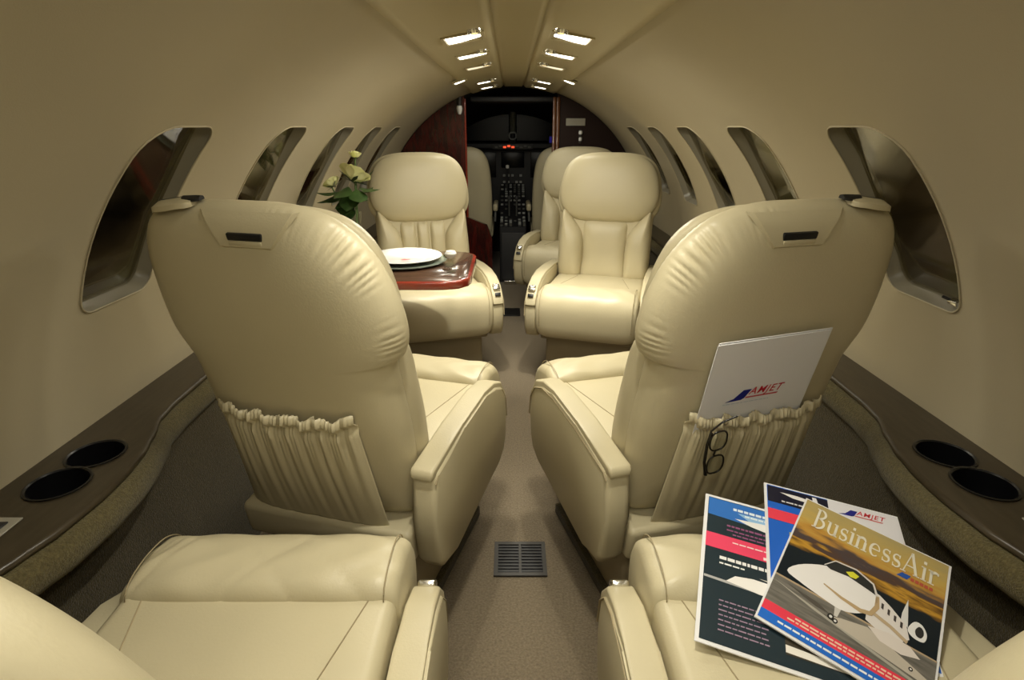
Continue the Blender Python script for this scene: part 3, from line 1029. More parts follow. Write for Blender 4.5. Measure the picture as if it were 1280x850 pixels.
def text_polys(body, a0, b_base, size, place, lift, m, parent, name='lettering', shear=0.0, width=None, dirn=(1, 0), bold=0.0):
    cu = bpy.data.curves.new('t', 'FONT')
    cu.body = body
    cu.size = 1.0
    cu.shear = shear
    cu.offset = bold
    cu.space_character = 1.12 if bold else 1.0
    cu.resolution_u = 3
    tmp = bpy.data.objects.new('t', cu)
    COL.objects.link(tmp)
    dg = bpy.context.evaluated_depsgraph_get()
    me = bpy.data.meshes.new_from_object(tmp.evaluated_get(dg))
    bpy.data.objects.remove(tmp)
    bpy.data.curves.remove(cu)
    xs = [v.co.x for v in me.vertices]
    x0, x1 = min(xs), max(xs)
    sx = size if width is None else width / (x1 - x0)
    for v in me.vertices:
        a = (v.co.x - x0) * sx
        b = v.co.y * size
        v.co = Vector(place(a0 + a * dirn[0] + b * dirn[1], b_base + a * dirn[1] - b * dirn[0], lift))
    me.name = name
    return link(name, me, m, parent, None)

def greek(lines, place, lift, m, parent, seed=1, name='small_print'):
    """illegible small print: rows of word-length dashes; lines = (a0,a1,b,h)"""
    rr = random.Random(seed)
    ps = []
    for a0, a1, b, h in lines:
        a = a0
        while a < a1 - 0.006:
            w = min(rr.uniform(0.004, 0.013), a1 - a)
            ps.append(rect(a, b - h / 2, a + w, b + h / 2))
            a += w + 0.0018
    return multi(name, ps, place, lift, m, parent)

def stroke(pts, w):
    """ribbon polygon along pts with widths w"""
    L_, R_ = [], []
    n = len(pts)
    for i, (x, y) in enumerate(pts):
        xa, ya = pts[max(0, i - 1)]
        xb, yb = pts[min(n - 1, i + 1)]
        dx, dy = xb - xa, yb - ya
        l = sqrt(dx * dx + dy * dy) or 1
        ww = w[i] if isinstance(w, (list, tuple)) else w
        L_.append((x - dy / l * ww / 2, y + dx / l * ww / 2))
        R_.append((x + dy / l * ww / 2, y - dx / l * ww / 2))
    return [[L_[i], L_[i + 1], R_[i + 1], R_[i]] for i in range(n - 1)]

def arc(cx, cy, rx, ry, a0, a1, n=14):
    return [(cx + rx * cos(radians(a0 + (a1 - a0) * i / n)), cy + ry * sin(radians(a0 + (a1 - a0) * i / n))) for i in range(n + 1)]

TH, TN = 0.13, 0.055
def wts(n, lo, hi):
    return [lo + (hi - lo) * sin(pi * i / (n - 1)) for i in range(n)]
def serif(x, y, w=0.30):
    return [[(x - w / 2, y - 0.025), (x + w / 2, y - 0.025), (x + w / 2, y + 0.025), (x - w / 2, y + 0.025)]]
def glyph(ch):
    """serif capitals and small letters, unit height, y up; returns (quads, advance)"""
    g = []
    if ch == 'B':
        g += stroke([(0.14, 0), (0.14, 1)], TH) + serif(0.12, 0.02, 0.26) + serif(0.12, 0.98, 0.26)
        a = arc(0.20, 0.755, 0.30, 0.235, 90, -90); g += stroke(a, wts(len(a), TN, TH))
        a = arc(0.20, 0.265, 0.36, 0.255, 90, -90); g += stroke(a, wts(len(a), TN, TH))
        return g, 0.70
    if ch == 'A':
        g += stroke([(0.40, 1.0), (0.72, 0)], TH) + stroke([(0.40, 1.0), (0.10, 0)], TN) + stroke([(0.20, 0.34), (0.60, 0.34)], TN)
        g += serif(0.10, 0.02, 0.26) + serif(0.72, 0.02, 0.30)
        return g, 0.88
    x = 0.62
    if ch == 'u':
        g += stroke([(0.14, x), (0.14, 0.2)], TH) + stroke([(0.50, x), (0.50, 0)], TH) + serif(0.09, x - 0.02, 0.2) + serif(0.45, x - 0.02, 0.2) + serif(0.54, 0.02, 0.18)
        a = arc(0.32, 0.2, 0.18, 0.19, 180, 360); g += stroke(a, wts(len(a), TH, TN))
        return g, 0.68
    if ch == 'n':
        g += stroke([(0.14, x), (0.14, 0)], TH) + stroke([(0.50, 0.42), (0.50, 0)], TH) + serif(0.09, x - 0.02, 0.2) + serif(0.14, 0.02, 0.28) + serif(0.50, 0.02, 0.28)
        a = arc(0.32, 0.42, 0.18, 0.18, 180, 0); g += stroke(a, wts(len(a), TN, TH))
        return g, 0.70
    if ch == 'i':
        g += stroke([(0.16, x), (0.16, 0)], TH) + serif(0.11, x - 0.02, 0.2) + serif(0.16, 0.02, 0.28) + stroke([(0.09, 0.82), (0.23, 0.82)], 0.14)
        return g, 0.34
    if ch == 'r':
        g += stroke([(0.14, x), (0.14, 0)], TH) + serif(0.09, x - 0.02, 0.2) + serif(0.16, 0.02, 0.30)
        a = arc(0.34, 0.40, 0.19, 0.19, 175, 55); g += stroke(a, wts(len(a), TN, TH)) + stroke([(0.40, 0.55), (0.48, 0.55)], 0.11)
        return g, 0.50
    if ch == 's':
        a = arc(0.24, 0.455, 0.15, 0.145, 40, 270, 12)[:-1] + arc(0.24, 0.165, 0.16, 0.145, 90, -140, 12)
        g += stroke(a, [TN + (TH - TN) * math.exp(-((i / len(a) - 0.5) / 0.22) ** 2) for i in range(len(a))])
        g += stroke([(0.38, 0.62), (0.37, 0.45)], 0.04) + stroke([(0.09, 0.18), (0.10, 0.0)], 0.04)
        return g, 0.50
    if ch == 'e':
        a = arc(0.30, 0.31, 0.22, 0.29, 0, 310, 20)
        g += stroke(a, [TN + (TH - TN) * max(0, -cos(radians(310 * i / 20))) for i in range(21)]) + stroke([(0.10, 0.33), (0.52, 0.33)], TN)
        return g, 0.62
    return g, 0.3

def serif_text(body, a0, b0, height, width, place, lift, m, parent):
    quads, x = [], 0.0
    for ch in body:
        g, adv = glyph(ch)
        quads += [[(px + x, py) for px, py in q] for q in g]
        x += adv
    sx = width / x
    out = [[(a0 + px * sx, b0 - py * height) for px, py in q] for q in quads]
    return multi('title_lettering', out, place, lift, m, parent)

# ------------------------------------------------------------------ magazines on the aft right seat
ORG = Vector((0.5565 - 0.02, 0.8789, 0.5190))
EX = Vector((0.78574, -0.59954, -0.15221)).normalized()
EY = Vector((-0.61752, -0.77458, -0.13674)).normalized()
EN = EX.cross(-EY).normalized()
EY = EN.cross(-EX).normalized() * 1.0
if EY.y > 0: EY = -EY
PW, PH = 0.2310, 0.3025

def doc(name, a, b, ang, off, thick, label, paper, cat):
    """a page block whose top-left corner is (a,b) on the sloping cushion plane, turned by ang"""
    ca, sa = cos(radians(ang)), sin(radians(ang))
    base = ORG + EX * a + EY * b + EN * off
    ux = (EX * ca + EY * sa)
    uy = (EY * ca - EX * sa)
    root = empty(name, base)
    rot = Matrix((ux, -uy, EN)).transposed().to_4x4()
    root.matrix_world = Matrix.Translation(base) @ rot
    tag(root, label, cat)
    def place(p, q, h): return (p, -q, h)
    bm = bmesh.new()
    add_box(bm, 0, PW, -PH, 0, -thick, -0.0004, 0.0004, 1)
    from_bm('pages', bm, paper, root)
    return root, place

W_ = M['white_paper']
def S(pts, w=PW, h=PH): return [(a * w, b * h) for a, b in pts]

# bottom brochure
d1, pl = doc('brochure', -0.1533, 0.1036, -18.5, -0.0085, 0.003, 'dark teal aircraft brochure with a pink band, lowest of the magazines on the cushion', W_, 'brochure')
poly('cover', rect(0.006, 0.006, PW - 0.003, PH - 0.006), pl, 0.0000, flat((0.017, 0.032, 0.043)), d1)
poly('sky_band', S([(0.03, 0.025), (0.985, 0.025), (0.985, 0.20), (0.03, 0.16)]), pl, 0.0003, flat((0.035, 0.17, 0.56)), d1)
poly('cloud', S([(0.25, 0.10), (0.985, 0.08), (0.985, 0.20), (0.60, 0.19), (0.35, 0.15)]), pl, 0.0006, flat((0.30, 0.52, 0.80)), d1)
poly('printed_jet', S([(0.23, 0.15), (0.45, 0.135), (0.70, 0.16), (0.985, 0.19), (0.985, 0.235), (0.6, 0.215), (0.35, 0.18)]), pl, 0.0009, flat((0.85, 0.84, 0.84)), d1)
greek([(0.05, 0.16, 0.024, 0.006), (0.07, 0.16, 0.034, 0.004)], pl, 0.0011, flat((0.75, 0.85, 0.95)), d1, 3)
greek([(0.04, 0.12, 0.066, 0.004), (0.04, 0.15, 0.076, 0.003), (0.05, 0.15, 0.084, 0.003)], pl, 0.0006, flat((0.30, 0.10, 0.22)), d1, 4)
poly('pink_band', S([(0.025, 0.30), (0.985, 0.30), (0.985, 0.405), (0.025, 0.405)]), pl, 0.0004, flat((0.82, 0.07, 0.15)), d1)
greek([(0.05, 0.17, 0.102, 0.0025), (0.10, 0.20, 0.117, 0.006)], pl, 0.0007, flat((0.9, 0.72, 0.72)), d1, 5)
greek([(0.03, 0.14, 0.140, 0.0065), (0.03, 0.07, 0.151, 0.003)], pl, 0.0006, flat((0.85, 0.85, 0.85)), d1, 6)
poly('runway_line', S([(0.03, 0.60), (0.985, 0.625), (0.985, 0.645), (0.03, 0.615)]), pl, 0.0004, flat((0.45, 0.45, 0.45)), d1)
poly('printed_jet', S([(0.18, 0.605), (0.24, 0.56), (0.36, 0.545), (0.60, 0.55), (0.985, 0.57), (0.985, 0.64), (0.60, 0.63), (0.40, 0.63)]), pl, 0.0007, flat((0.88, 0.86, 0.84)), d1)
poly('printed_wing', S([(0.40, 0.53), (0.65, 0.53), (0.80, 0.56), (0.60, 0.555)]), pl, 0.0009, flat((0.75, 0.72, 0.66)), d1)
greek([(0.032, 0.105, 0.222 + 0.0085 * i, 0.0022) for i in range(7)], pl, 0.0005, flat((0.34, 0.24, 0.34)), d1, 7)
poly('inset_photo', S([(0.55, 0.73), (0.985, 0.73), (0.985, 0.915), (0.55, 0.915)]), pl, 0.0004, flat((0.06, 0.05, 0.035)), d1)
poly('inset_seat', S([(0.57, 0.77), (0.72, 0.75), (0.90, 0.80), (0.95, 0.88), (0.70, 0.86), (0.58, 0.82)]), pl, 0.0007, flat((0.78, 0.72, 0.60)), d1)
poly('inset_seat', S([(0.55, 0.865), (0.98, 0.885), (0.985, 0.915), (0.55, 0.905)]), pl, 0.0008, flat((0.85, 0.82, 0.76)), d1)
poly('inset_trim', S([(0.66, 0.78), (0.72, 0.78), (0.73, 0.83), (0.67, 0.83)]), pl, 0.0010, flat((0.35, 0.12, 0.05)), d1)
poly('inset_trim', S([(0.80, 0.80), (0.84, 0.81), (0.84, 0.85), (0.80, 0.84)]), pl, 0.0010, flat((0.10, 0.22, 0.08)), d1)

# middle brochure
def amjet(root, pl, a, b, s, shear=0.35):
    poly('logo_fin', [(a, b), (a + 0.020 * s, b - 0.022 * s), (a + 0.038 * s, b - 0.022 * s), (a + 0.026 * s, b)], pl, 0.0009, flat((0.015, 0.02, 0.24)), root)
    poly('logo_swoosh', [(a - 0.016 * s, b + 0.004 * s), (a, b - 0.002 * s), (a + 0.026 * s, b - 0.001 * s), (a + 0.02 * s, b + 0.003 * s)], pl, 0.0010, flat((0.015, 0.02, 0.24)), root)
    text_polys('AMJET', a + 0.033 * s, b - 0.0085 * s, 0.025 * s, pl, 0.0011, flat((0.62, 0.03, 0.05)), root, 'logo_lettering', shear, 0.080 * s, bold=0.006)
    poly('logo_bar', [(a + 0.030 * s, b - 0.0035 * s), (a + 0.104 * s, b - 0.0035 * s), (a + 0.101 * s, b), (a + 0.028 * s, b)], pl, 0.0010, flat((0.62, 0.10, 0.11)), root)

d2, pl = doc('brochure', -0.0755, 0.0063, -18.5, -0.0045, 0.003, 'blue brochure with red stripe and white corner logo, between two other magazines', W_, 'brochure')
poly('cover', rect(0.005, 0.004, PW - 0.002, PH - 0.005), pl, 0.0000, flat((0.02, 0.13, 0.60)), d2)
poly('dark_band', S([(0.025, 0.02), (0.50, 0.02), (0.50, 0.16), (0.025, 0.155)]), pl, 0.0003, flat((0.014, 0.014, 0.03)), d2)
poly('white_corner', S([(0.485, 0.015), (0.992, 0.015), (0.992, 0.25), (0.485, 0.25)]), pl, 0.0004, flat((0.78, 0.77, 0.82)), d2)
amjet(d2, pl, 0.138, 0.030, 0.62)
poly('printed_jet', S([(0.12, 0.058), (0.25, 0.055), (0.42, 0.075), (0.40, 0.095), (0.22, 0.085)]), pl, 0.0006, flat((0.82, 0.80, 0.80)), d2)
poly('printed_tail', S([(0.37, 0.03), (0.40, 0.03), (0.41, 0.075), (0.37, 0.07)]), pl, 0.0006, flat((0.80, 0.80, 0.82)), d2)
greek([(0.03, 0.11, 0.040, 0.0035)], pl, 0.0006, flat((0.65, 0.65, 0.68)), d2, 8)
poly('red_band', S([(0.022, 0.215), (0.99, 0.215), (0.99, 0.30), (0.022, 0.30)]), pl, 0.0005, flat((0.82, 0.06, 0.10)), d2)
poly('inset_photo', S([(0.17, 0.37), (0.60, 0.37), (0.60, 0.43), (0.17, 0.43)]), pl, 0.0004, flat((0.50, 0.48, 0.16)), d2)
poly('inset_jet', S([(0.17, 0.42), (0.60, 0.425), (0.60, 0.45), (0.17, 0.44)]), pl, 0.0006, flat((0.80, 0.80, 0.78)), d2)
poly('inset_photo', S([(0.17, 0.455), (0.60, 0.455), (0.60, 0.53), (0.17, 0.53)]), pl, 0.0005, flat((0.02, 0.02, 0.05)), d2)
poly('inset_photo', S([(0.17, 0.57), (0.60, 0.57), (0.60, 0.68), (0.17, 0.68)]), pl, 0.0004, flat((0.62, 0.60, 0.50)), d2)
poly('inset_photo', S([(0.17, 0.69), (0.60, 0.69), (0.60, 0.76), (0.17, 0.76)]), pl, 0.0004, flat((0.03, 0.03, 0.05)), d2)

# top magazine
d3, pl = doc('magazine', 0.0, 0.0, 0.0, 0.0, 0.0035, 'business aviation magazine with a white jet on a gold sunset cover, topmost on the cushion', W_, 'magazine')
def cover_mat():
    m = bpy.data.materials.new('sunset_cover_print')
    m.use_nodes = True
    nt = m.node_tree
    b = nt.nodes['Principled BSDF']
    b.inputs['Roughness'].default_value = 0.3
    tc = nt.nodes.new('ShaderNodeTexCoord')
    mp = nt.nodes.new('ShaderNodeMapping')
    mp.inputs['Scale'].default_value = (14, 60, 1)
    no = nt.nodes.new('ShaderNodeTexNoise')
    no.inputs['Scale'].default_value = 1.0
    no.inputs['Detail'].default_value = 4
    sx = nt.nodes.new('ShaderNodeSeparateXYZ')
    mr = nt.nodes.new('ShaderNodeMapRange')
    mr.inputs['From Min'].default_value = 0.0
    mr.inputs['From Max'].default_value = -0.19
    ad = nt.nodes.new('ShaderNodeMath')
    ad.operation = 'MULTIPLY_ADD'
    ad.inputs[1].default_value = 0.42
    sb = nt.nodes.new('ShaderNodeMath')
    sb.operation = 'ADD'
    sb.inputs[1].default_value = -0.21
    cr = nt.nodes.new('ShaderNodeValToRGB')
    el = cr.color_ramp.elements
    el[0].position, el[0].color = 0.0, (0.42, 0.34, 0.15, 1)
    el[1].position, el[1].color = 1.0, (0.006, 0.012, 0.018, 1)
    for p_, c_ in ((0.30, (0.55, 0.38, 0.10, 1)), (0.40, (0.50, 0.26, 0.05, 1)), (0.47, (0.07, 0.055, 0.06, 1)), (0.54, (0.09, 0.05, 0.035, 1)), (0.58, (0.55, 0.30, 0.04, 1)), (0.635, (0.20, 0.10, 0.02, 1)), (0.67, (0.010, 0.016, 0.022, 1))):
        e = el.new(p_)
        e.color = c_
    nt.links.new(tc.outputs['Object'], mp.inputs['Vector'])
    nt.links.new(mp.outputs['Vector'], no.inputs['Vector'])
    nt.links.new(tc.outputs['Object'], sx.inputs['Vector'])
    nt.links.new(sx.outputs['Y'], mr.inputs['Value'])
    nt.links.new(no.outputs['Fac'], ad.inputs[0])
    nt.links.new(mr.outputs['Result'], ad.inputs[2])
    nt.links.new(ad.outputs['Value'], sb.inputs[0])
    nt.links.new(sb.outputs['Value'], cr.inputs['Fac'])
    nt.links.new(cr.outputs['Color'], b.inputs['Base Color'])
    return m
poly('cover_sky', rect(0.003, 0.003, PW - 0.004, PH * 0.70), pl, 0.0000, cover_mat(), d3)
poly('cover_runway', S([(0.013, 0.675), (0.985, 0.675), (0.985, 0.865), (0.013, 0.865)]), pl, 0.0003, mat('runway_print', (0.10, 0.095, 0.085), 0.3, col2=(0.22, 0.205, 0.18), vscale=30, stretch=(0.6, 6, 1)), d3)
poly('horizon_line', S([(0.013, 0.668), (0.985, 0.675), (0.985, 0.685), (0.013, 0.680)]), pl, 0.0005, flat((0.45, 0.34, 0.22)), d3)
poly('runway_line', S([(0.013, 0.715), (0.40, 0.775), (0.985, 0.86), (0.985, 0.865), (0.90, 0.865), (0.30, 0.775)]), pl, 0.0006, flat((0.40, 0.38, 0.33)), d3)
poly('red_band', S([(0.013, 0.865), (0.985, 0.865), (0.985, 0.925), (0.013, 0.925)]), pl, 0.0005, flat((0.78, 0.05, 0.09)), d3)
poly('blue_band', S([(0.013, 0.925), (0.985, 0.925), (0.985, 0.985), (0.013, 0.985)]), pl, 0.0005, flat((0.02, 0.15, 0.62)), d3)
greek([(0.05, 0.19, PH * 0.885, 0.003), (0.04, 0.20, PH * 0.905, 0.0028)], pl, 0.0008, flat((0.85, 0.60, 0.45)), d3, 11)
greek([(0.03, 0.19, PH * 0.955, 0.0035)], pl, 0.0008, flat((0.80, 0.85, 0.90)), d3, 12)
# the printed jet
WJ = flat((0.84, 0.82, 0.82))
def SP(pts, n=40): return S(spline(pts, n))
poly('printed_fuselage', SP([(0.070, 0.620), (0.13, 0.535), (0.268, 0.457), (0.415, 0.415), (0.53, 0.424), (0.599, 0.465), (0.612, 0.525), (0.588, 0.600), (0.523, 0.655), (0.434, 0.685), (0.304, 0.672), (0.167, 0.650)]), pl, 0.0009, WJ, d3)
poly('printed_cabin', S([(0.56, 0.45), (0.628, 0.464), (0.70, 0.50), (0.80, 0.565), (0.83, 0.64), (0.79, 0.68), (0.70, 0.70), (0.58, 0.66)]), pl, 0.0008, flat((0.74, 0.70, 0.68)), d3)
poly('printed_windshield', S([(0.275, 0.450), (0.33, 0.391), (0.46, 0.380), (0.57, 0.418), (0.602, 0.478), (0.555, 0.468), (0.425, 0.448), (0.312, 0.462)]), pl, 0.0012, flat((0.025, 0.028, 0.03)), d3)
multi('printed_canopy_rim', [S(q) for q in stroke([(0.268, 0.452), (0.325, 0.386), (0.46, 0.374), (0.575, 0.413), (0.612, 0.48), (0.62, 0.53)], [0.006, 0.008, 0.010, 0.012, 0.014, 0.012])], pl, 0.0013, flat((0.66, 0.64, 0.62)), d3)
poly('printed_flare', S([(0.402, 0.425), (0.443, 0.400), (0.485, 0.412), (0.470, 0.440), (0.435, 0.445)]), pl, 0.0014, flat((0.72, 0.70, 0.05)), d3)
multi('printed_windows', [S([(0.645 + 0.04 * i, 0.505 + 0.018 * i), (0.660 + 0.04 * i, 0.508 + 0.018 * i), (0.662 + 0.04 * i, 0.545 + 0.018 * i), (0.648 + 0.04 * i, 0.540 + 0.018 * i)]) for i in range(4)], pl, 0.0012, flat((0.06, 0.05, 0.05)), d3)
multi('printed_cheatline', [S(q) for q in stroke([(0.30, 0.58), (0.42, 0.61), (0.54, 0.625), (0.60, 0.61), (0.625, 0.55), (0.615, 0.48)], [0.008, 0.018, 0.026, 0.03, 0.03, 0.02])], pl, 0.0013, flat((0.50, 0.36, 0.20)), d3)
multi('printed_cheatline', [S(q) for q in stroke([(0.62, 0.60), (0.72, 0.625), (0.82, 0.665)], 0.022)], pl, 0.0013, flat((0.52, 0.40, 0.26)), d3)
poly('printed_wing', S([(0.40, 0.755), (0.45, 0.735), (0.60, 0.70), (0.72, 0.735), (0.90, 0.79), (0.985, 0.82), (0.985, 0.845), (0.80, 0.825), (0.55, 0.80), (0.44, 0.790)]), pl, 0.0009, flat((0.52, 0.47, 0.40)), d3)
poly('printed_wing_top', S([(0.60, 0.69), (0.72, 0.665), (0.84, 0.68), (0.90, 0.72), (0.80, 0.75), (0.68, 0.74)]), pl, 0.0011, flat((0.72, 0.66, 0.62)), d3)
poly('printed_tail', S([(0.765, 0.545), (0.765, 0.50), (0.785, 0.395), (0.800, 0.50), (0.81, 0.575)]), pl, 0.0010, flat((0.72, 0.72, 0.72)), d3)
poly('printed_engine', SP([(0.810, 0.575), (0.84, 0.515), (0.885, 0.515), (0.915, 0.560), (0.905, 0.610), (0.86, 0.618), (0.825, 0.605)], 28), pl, 0.0011, flat((0.80, 0.80, 0.80)), d3)
poly('printed_intake', SP([(0.850, 0.565), (0.868, 0.532), (0.890, 0.540), (0.898, 0.570), (0.885, 0.597), (0.860, 0.595)], 24), pl, 0.0013, flat((0.03, 0.03, 0.03)), d3)
poly('printed_strut', S([(0.40, 0.68), (0.44, 0.68), (0.43, 0.74), (0.41, 0.74)]), pl, 0.0008, flat((0.6, 0.58, 0.55)), d3)
for (cx_, cy_, rr_) in ((0.395, 0.758, 0.020), (0.425, 0.770, 0.016), (0.86, 0.80, 0.012)):
    poly('printed_wheel', S([(cx_ + rr_ * cos(t), cy_ + rr_ * 0.95 * sin(t)) for t in [2 * pi * i / 16 for i in range(16)]]), pl, 0.0013, flat((0.02, 0.02, 0.02)), d3)
    poly('printed_hub', S([(cx_ + rr_ * .5 * cos(t), cy_ + rr_ * .45 * sin(t)) for t in [2 * pi * i / 12 for i in range(12)]]), pl, 0.0015, flat((0.7, 0.7, 0.7)), d3)
poly('shadow_stripe', S([(0.10, 0.70), (0.30, 0.715), (0.385, 0.745), (0.30, 0.745)]), pl, 0.0007, flat((0.09, 0.08, 0.07)), d3)
serif_text('BusinessAir', 0.105 * PW, 0.212 * PH, 0.165 * PH, 0.83 * PW, pl, 0.0010, flat((0.80, 0.76, 0.64)), d3)
poly('small_fin', S([(0.69, 0.262), (0.72, 0.225), (0.775, 0.225), (0.755, 0.262)]), pl, 0.0008, flat((0.02, 0.09, 0.42)), d3)
multi('small_logo', [S(rect(0.775 + 0.028 * i, 0.235, 0.797 + 0.028 * i, 0.258)) for i in range(5)], pl, 0.0008, flat((0.50, 0.10, 0.06)), d3)

# ------------------------------------------------------------------ folder and eyeglasses in the right seat pocket
def back_to_world(seat, tf):
    yaw = seat.rotation_euler.z
    mw = Matrix.Translation(seat.location) @ Matrix.Rotation(yaw, 4, 'Z')
    return lambda u, w, d: mw @ Vector(tf(u, w, d))
WR = back_to_world(S_RN, tfR)
def pocket_sheet(name, u0, w0, wdt, hgt, ang, d, tilt, thick, label):
    o = WR(u0, w0, d)
    X = (WR(u0 + 1, w0, d) - o).normalized()
    Z = (WR(u0, w0 + 1, d) - o).normalized()
    N = (WR(u0, w0, d - 1) - o).normalized()
    ca, sa = cos(radians(ang)), sin(radians(ang))
    ux = X * ca + Z * sa
    uy = Z * ca - X * sa
    uy = (uy + N * tilt).normalized()
    nn = ux.cross(uy).normalized()
    if nn.dot(N) < 0: nn = -nn
    root = empty(name)
    root.matrix_world = Matrix.Translation(o) @ Matrix((ux, uy, nn)).transposed().to_4x4()
    tag(root, label, 'folder')
    box('folder_cover', 0, wdt, -0.10, hgt, -thick, 0, W_, root)
    return root
fo = pocket_sheet('document_folder', -0.133, 0.338, 0.249, 0.172, 2.0, -0.012, 0.03, 0.0015, 'white folder with blue fin logo tucked in the seat back pocket')
box('folder_back_cover', 0.004, 0.254, -0.098, 0.1745, -0.0045, -0.003, W_, fo)
amjet(fo, lambda a, b, h: (a, 0.172 - b, h), 0.070, 0.143, 1.02)
greek([(0.05, 0.16, 0.153, 0.002)], lambda a, b, h: (a, 0.172 - b, h), 0.0009, flat((0.55, 0.62, 0.70)), fo, 21)

gl = empty('eyeglasses')
o = WR(-0.106, 0.338, -0.045)
X = (WR(1, 0.3, 0) - WR(0, 0.3, 0)).normalized()
Z = (WR(0, 1, 0) - WR(0, 0, 0)).normalized()
N = (WR(0, 0.3, -1) - WR(0, 0.3, 0)).normalized()
dn = (-Z * 0.98 + X * 0.16).normalized()
sdv = dn.cross(N).normalized()
if sdv.dot(X) < 0: sdv = -sdv
gl.matrix_world = Matrix.Translation(o) @ Matrix((sdv, dn, N)).transposed().to_4x4()
tag(gl, 'folded dark-rimmed eyeglasses hooked on the edge of the seat back pocket', 'eyeglasses')
for cyl in (0.040, 0.108):
    pts = [(0.002 + 0.019 * (abs(cos(t)) ** 0.75) * (1 if cos(t) > 0 else -1), cyl + 0.026 * (abs(sin(t)) ** 0.8) * (1 if sin(t) > 0 else -1), 0.004) for t in [2 * pi * i / 28 for i in range(28)]]
    tube('lens_rim', pts, 0.0019, M['eyewear'], gl, 8, True)
    bm = bmesh.new()
    vs = [bm.verts.new((p[0], p[1], 0.0035)) for p in pts]
    bm.faces.new(vs)
    from_bm('lens', bm, M['glass'], gl)
tube('bridge', [(-0.002, 0.066, 0.004), (-0.007, 0.074, 0.007), (-0.002, 0.082, 0.004)], 0.0019, M['eyewear'], gl)
tube('temple', [(-0.018, 0.135, 0.002), (-0.021, 0.10, -0.002), (-0.019, 0.05, -0.003), (-0.014, 0.012, -0.001), (0.006, -0.006, 0.001), (0.035, -0.018, 0.006)], 0.0021, M['eyewear'], gl)
tube('temple', [(-0.015, 0.014, 0.003), (-0.018, 0.05, -0.001), (-0.019, 0.10, -0.001), (-0.015, 0.136, 0.003)], 0.0021, M['eyewear'], gl)

# small pale plates on the ledges
for s, lab in ((-1, 'small pale switch plate on the ledge by the bare cushion seat'), (1, 'small pale switch plate on the ledge by the magazine seat')):
    q = empty('switch_plate', (s * 0.872, 0.742, LEDGE_Z))
    tag(q, lab, 'switch plate')
    box('plate_base', -0.042, 0.042, -0.024, 0.024, 0.0, 0.003, M['plate_sign'], q, 0.001, 1)
    for i in (-1, 0, 1):
        box('rocker_switch', i * 0.022 - 0.008, i * 0.022 + 0.008, -0.010, 0.010, 0.003, 0.0055, M['grille'], q, 0.001, 1)

# ------------------------------------------------------------------ cockpit partitions
def arch_half(x_in, side, r, zlow=0.0):
    pts = []
    a_in = math.asin(min(1, abs(x_in) / r))
    a_out = math.acos(max(-1, (0.05 - CZ) / r))
    for i in range(25):
        a = a_in + (a_out - a_in) * i / 24
        pts.append((side * r * sin(a), CZ + r * cos(a)))
    return pts
RB = R - 0.004
lp = arch_half(0.335, -1, RB)
lp = lp + [(lp[-1][0], 0.0), (-0.155, 0.0), (-0.155, 0.40), (-0.19, 0.50), (-0.335, 0.56)]
pt = empty('wall_forward_left')
tag(pt, kind='structure')
prism('mahogany_panel', lp, 4.12, 4.16, M['mahogany'], pt, axis='y')
tube('panel_edge_post', [(-0.33, 4.125, 0.56), (-0.33, 4.125, 1.35)], 0.008, M['mahogany_edge'], pt)
rp = arch_half(0.30, 1, RB)
rp = rp + [(rp[-1][0], 0.0), (0.30, 0.0)]
pt2 = empty('wall_forward_right')
tag(pt2, kind='structure')
prism('brown_panel', rp, 4.12, 4.16, M['brown_panel'], pt2, axis='y')
for i in range(2):
    box('wood_edge_strip', 0.268 + 0.026 * i, 0.292 + 0.026 * i, 4.105, 4.135, 0.0, 1.362, M['amber_wood'], pt2, 0.006)
sg = empty('placard', (0.427, 4.118, 1.203))
tag(sg, 'small pale placard on the dark brown cockpit partition', 'sign')
box('placard_board', -0.066, 0.066, -0.005, 0.0, -0.024, 0.024, M['plate_sign'], sg, 0.002, 1)
greek([(-0.045, 0.048, -0.006, 0.008), (-0.04, 0.04, 0.008, 0.006)], lambda a, b, h: (a, -0.0055 - h, -b), 0.0, flat((0.35, 0.32, 0.25)), sg, 31)
hk = empty('wall_latch', (0.462, 4.119, 1.11))
tag(hk, 'white latch below the placard on the brown partition', 'latch')
box('latch_plate', -0.010, 0.010, -0.006, 0, -0.045, 0.045, M['grille_frame'], hk, 0.002, 1)
lathe('latch_knob', [(0, -0.014), (0.011, -0.011), (0.014, 0.0), (0.011, 0.011), (0, 0.014)], M['white_plastic'], hk, 16, (0, -0.018, 0.025))
lathe('latch_knob', [(0, -0.014), (0.010, -0.011), (0.012, 0.0), (0.010, 0.011), (0, 0.014)], M['white_plastic'], hk, 16, (0, -0.018, -0.018))
ch = empty('coat_hook', (-0.592, 4.119, 1.285))
tag(ch, 'slim white coat hook on the red mahogany partition', 'hook')
box('hook_plate', -0.006, 0.006, -0.006, 0, -0.03, 0.03, M['white_plastic'], ch, 0.002, 1)
tube('hook_arm', [(0, -0.004, -0.01), (0, -0.02, -0.025), (0, -0.024, -0.005)], 0.004, M['white_plastic'], ch)
ml = empty('map_lamp', (-0.365, 4.119, 1.28))
tag(ml, 'white map lamp on a grey stalk at the mahogany partition edge', 'lamp')
tube('lamp_stalk', [(0, -0.016, 0.10), (0, -0.018, 0.03)], 0.014, M['grille_frame'], ml, 12)
lathe('lamp_head', [(0, 0.028), (0.016, 0.026), (0.020, 0.008), (0.016, -0.014), (0.010, -0.028), (0, -0.030)], M['white_plastic'], ml, 18, (0, -0.024, 0.0))

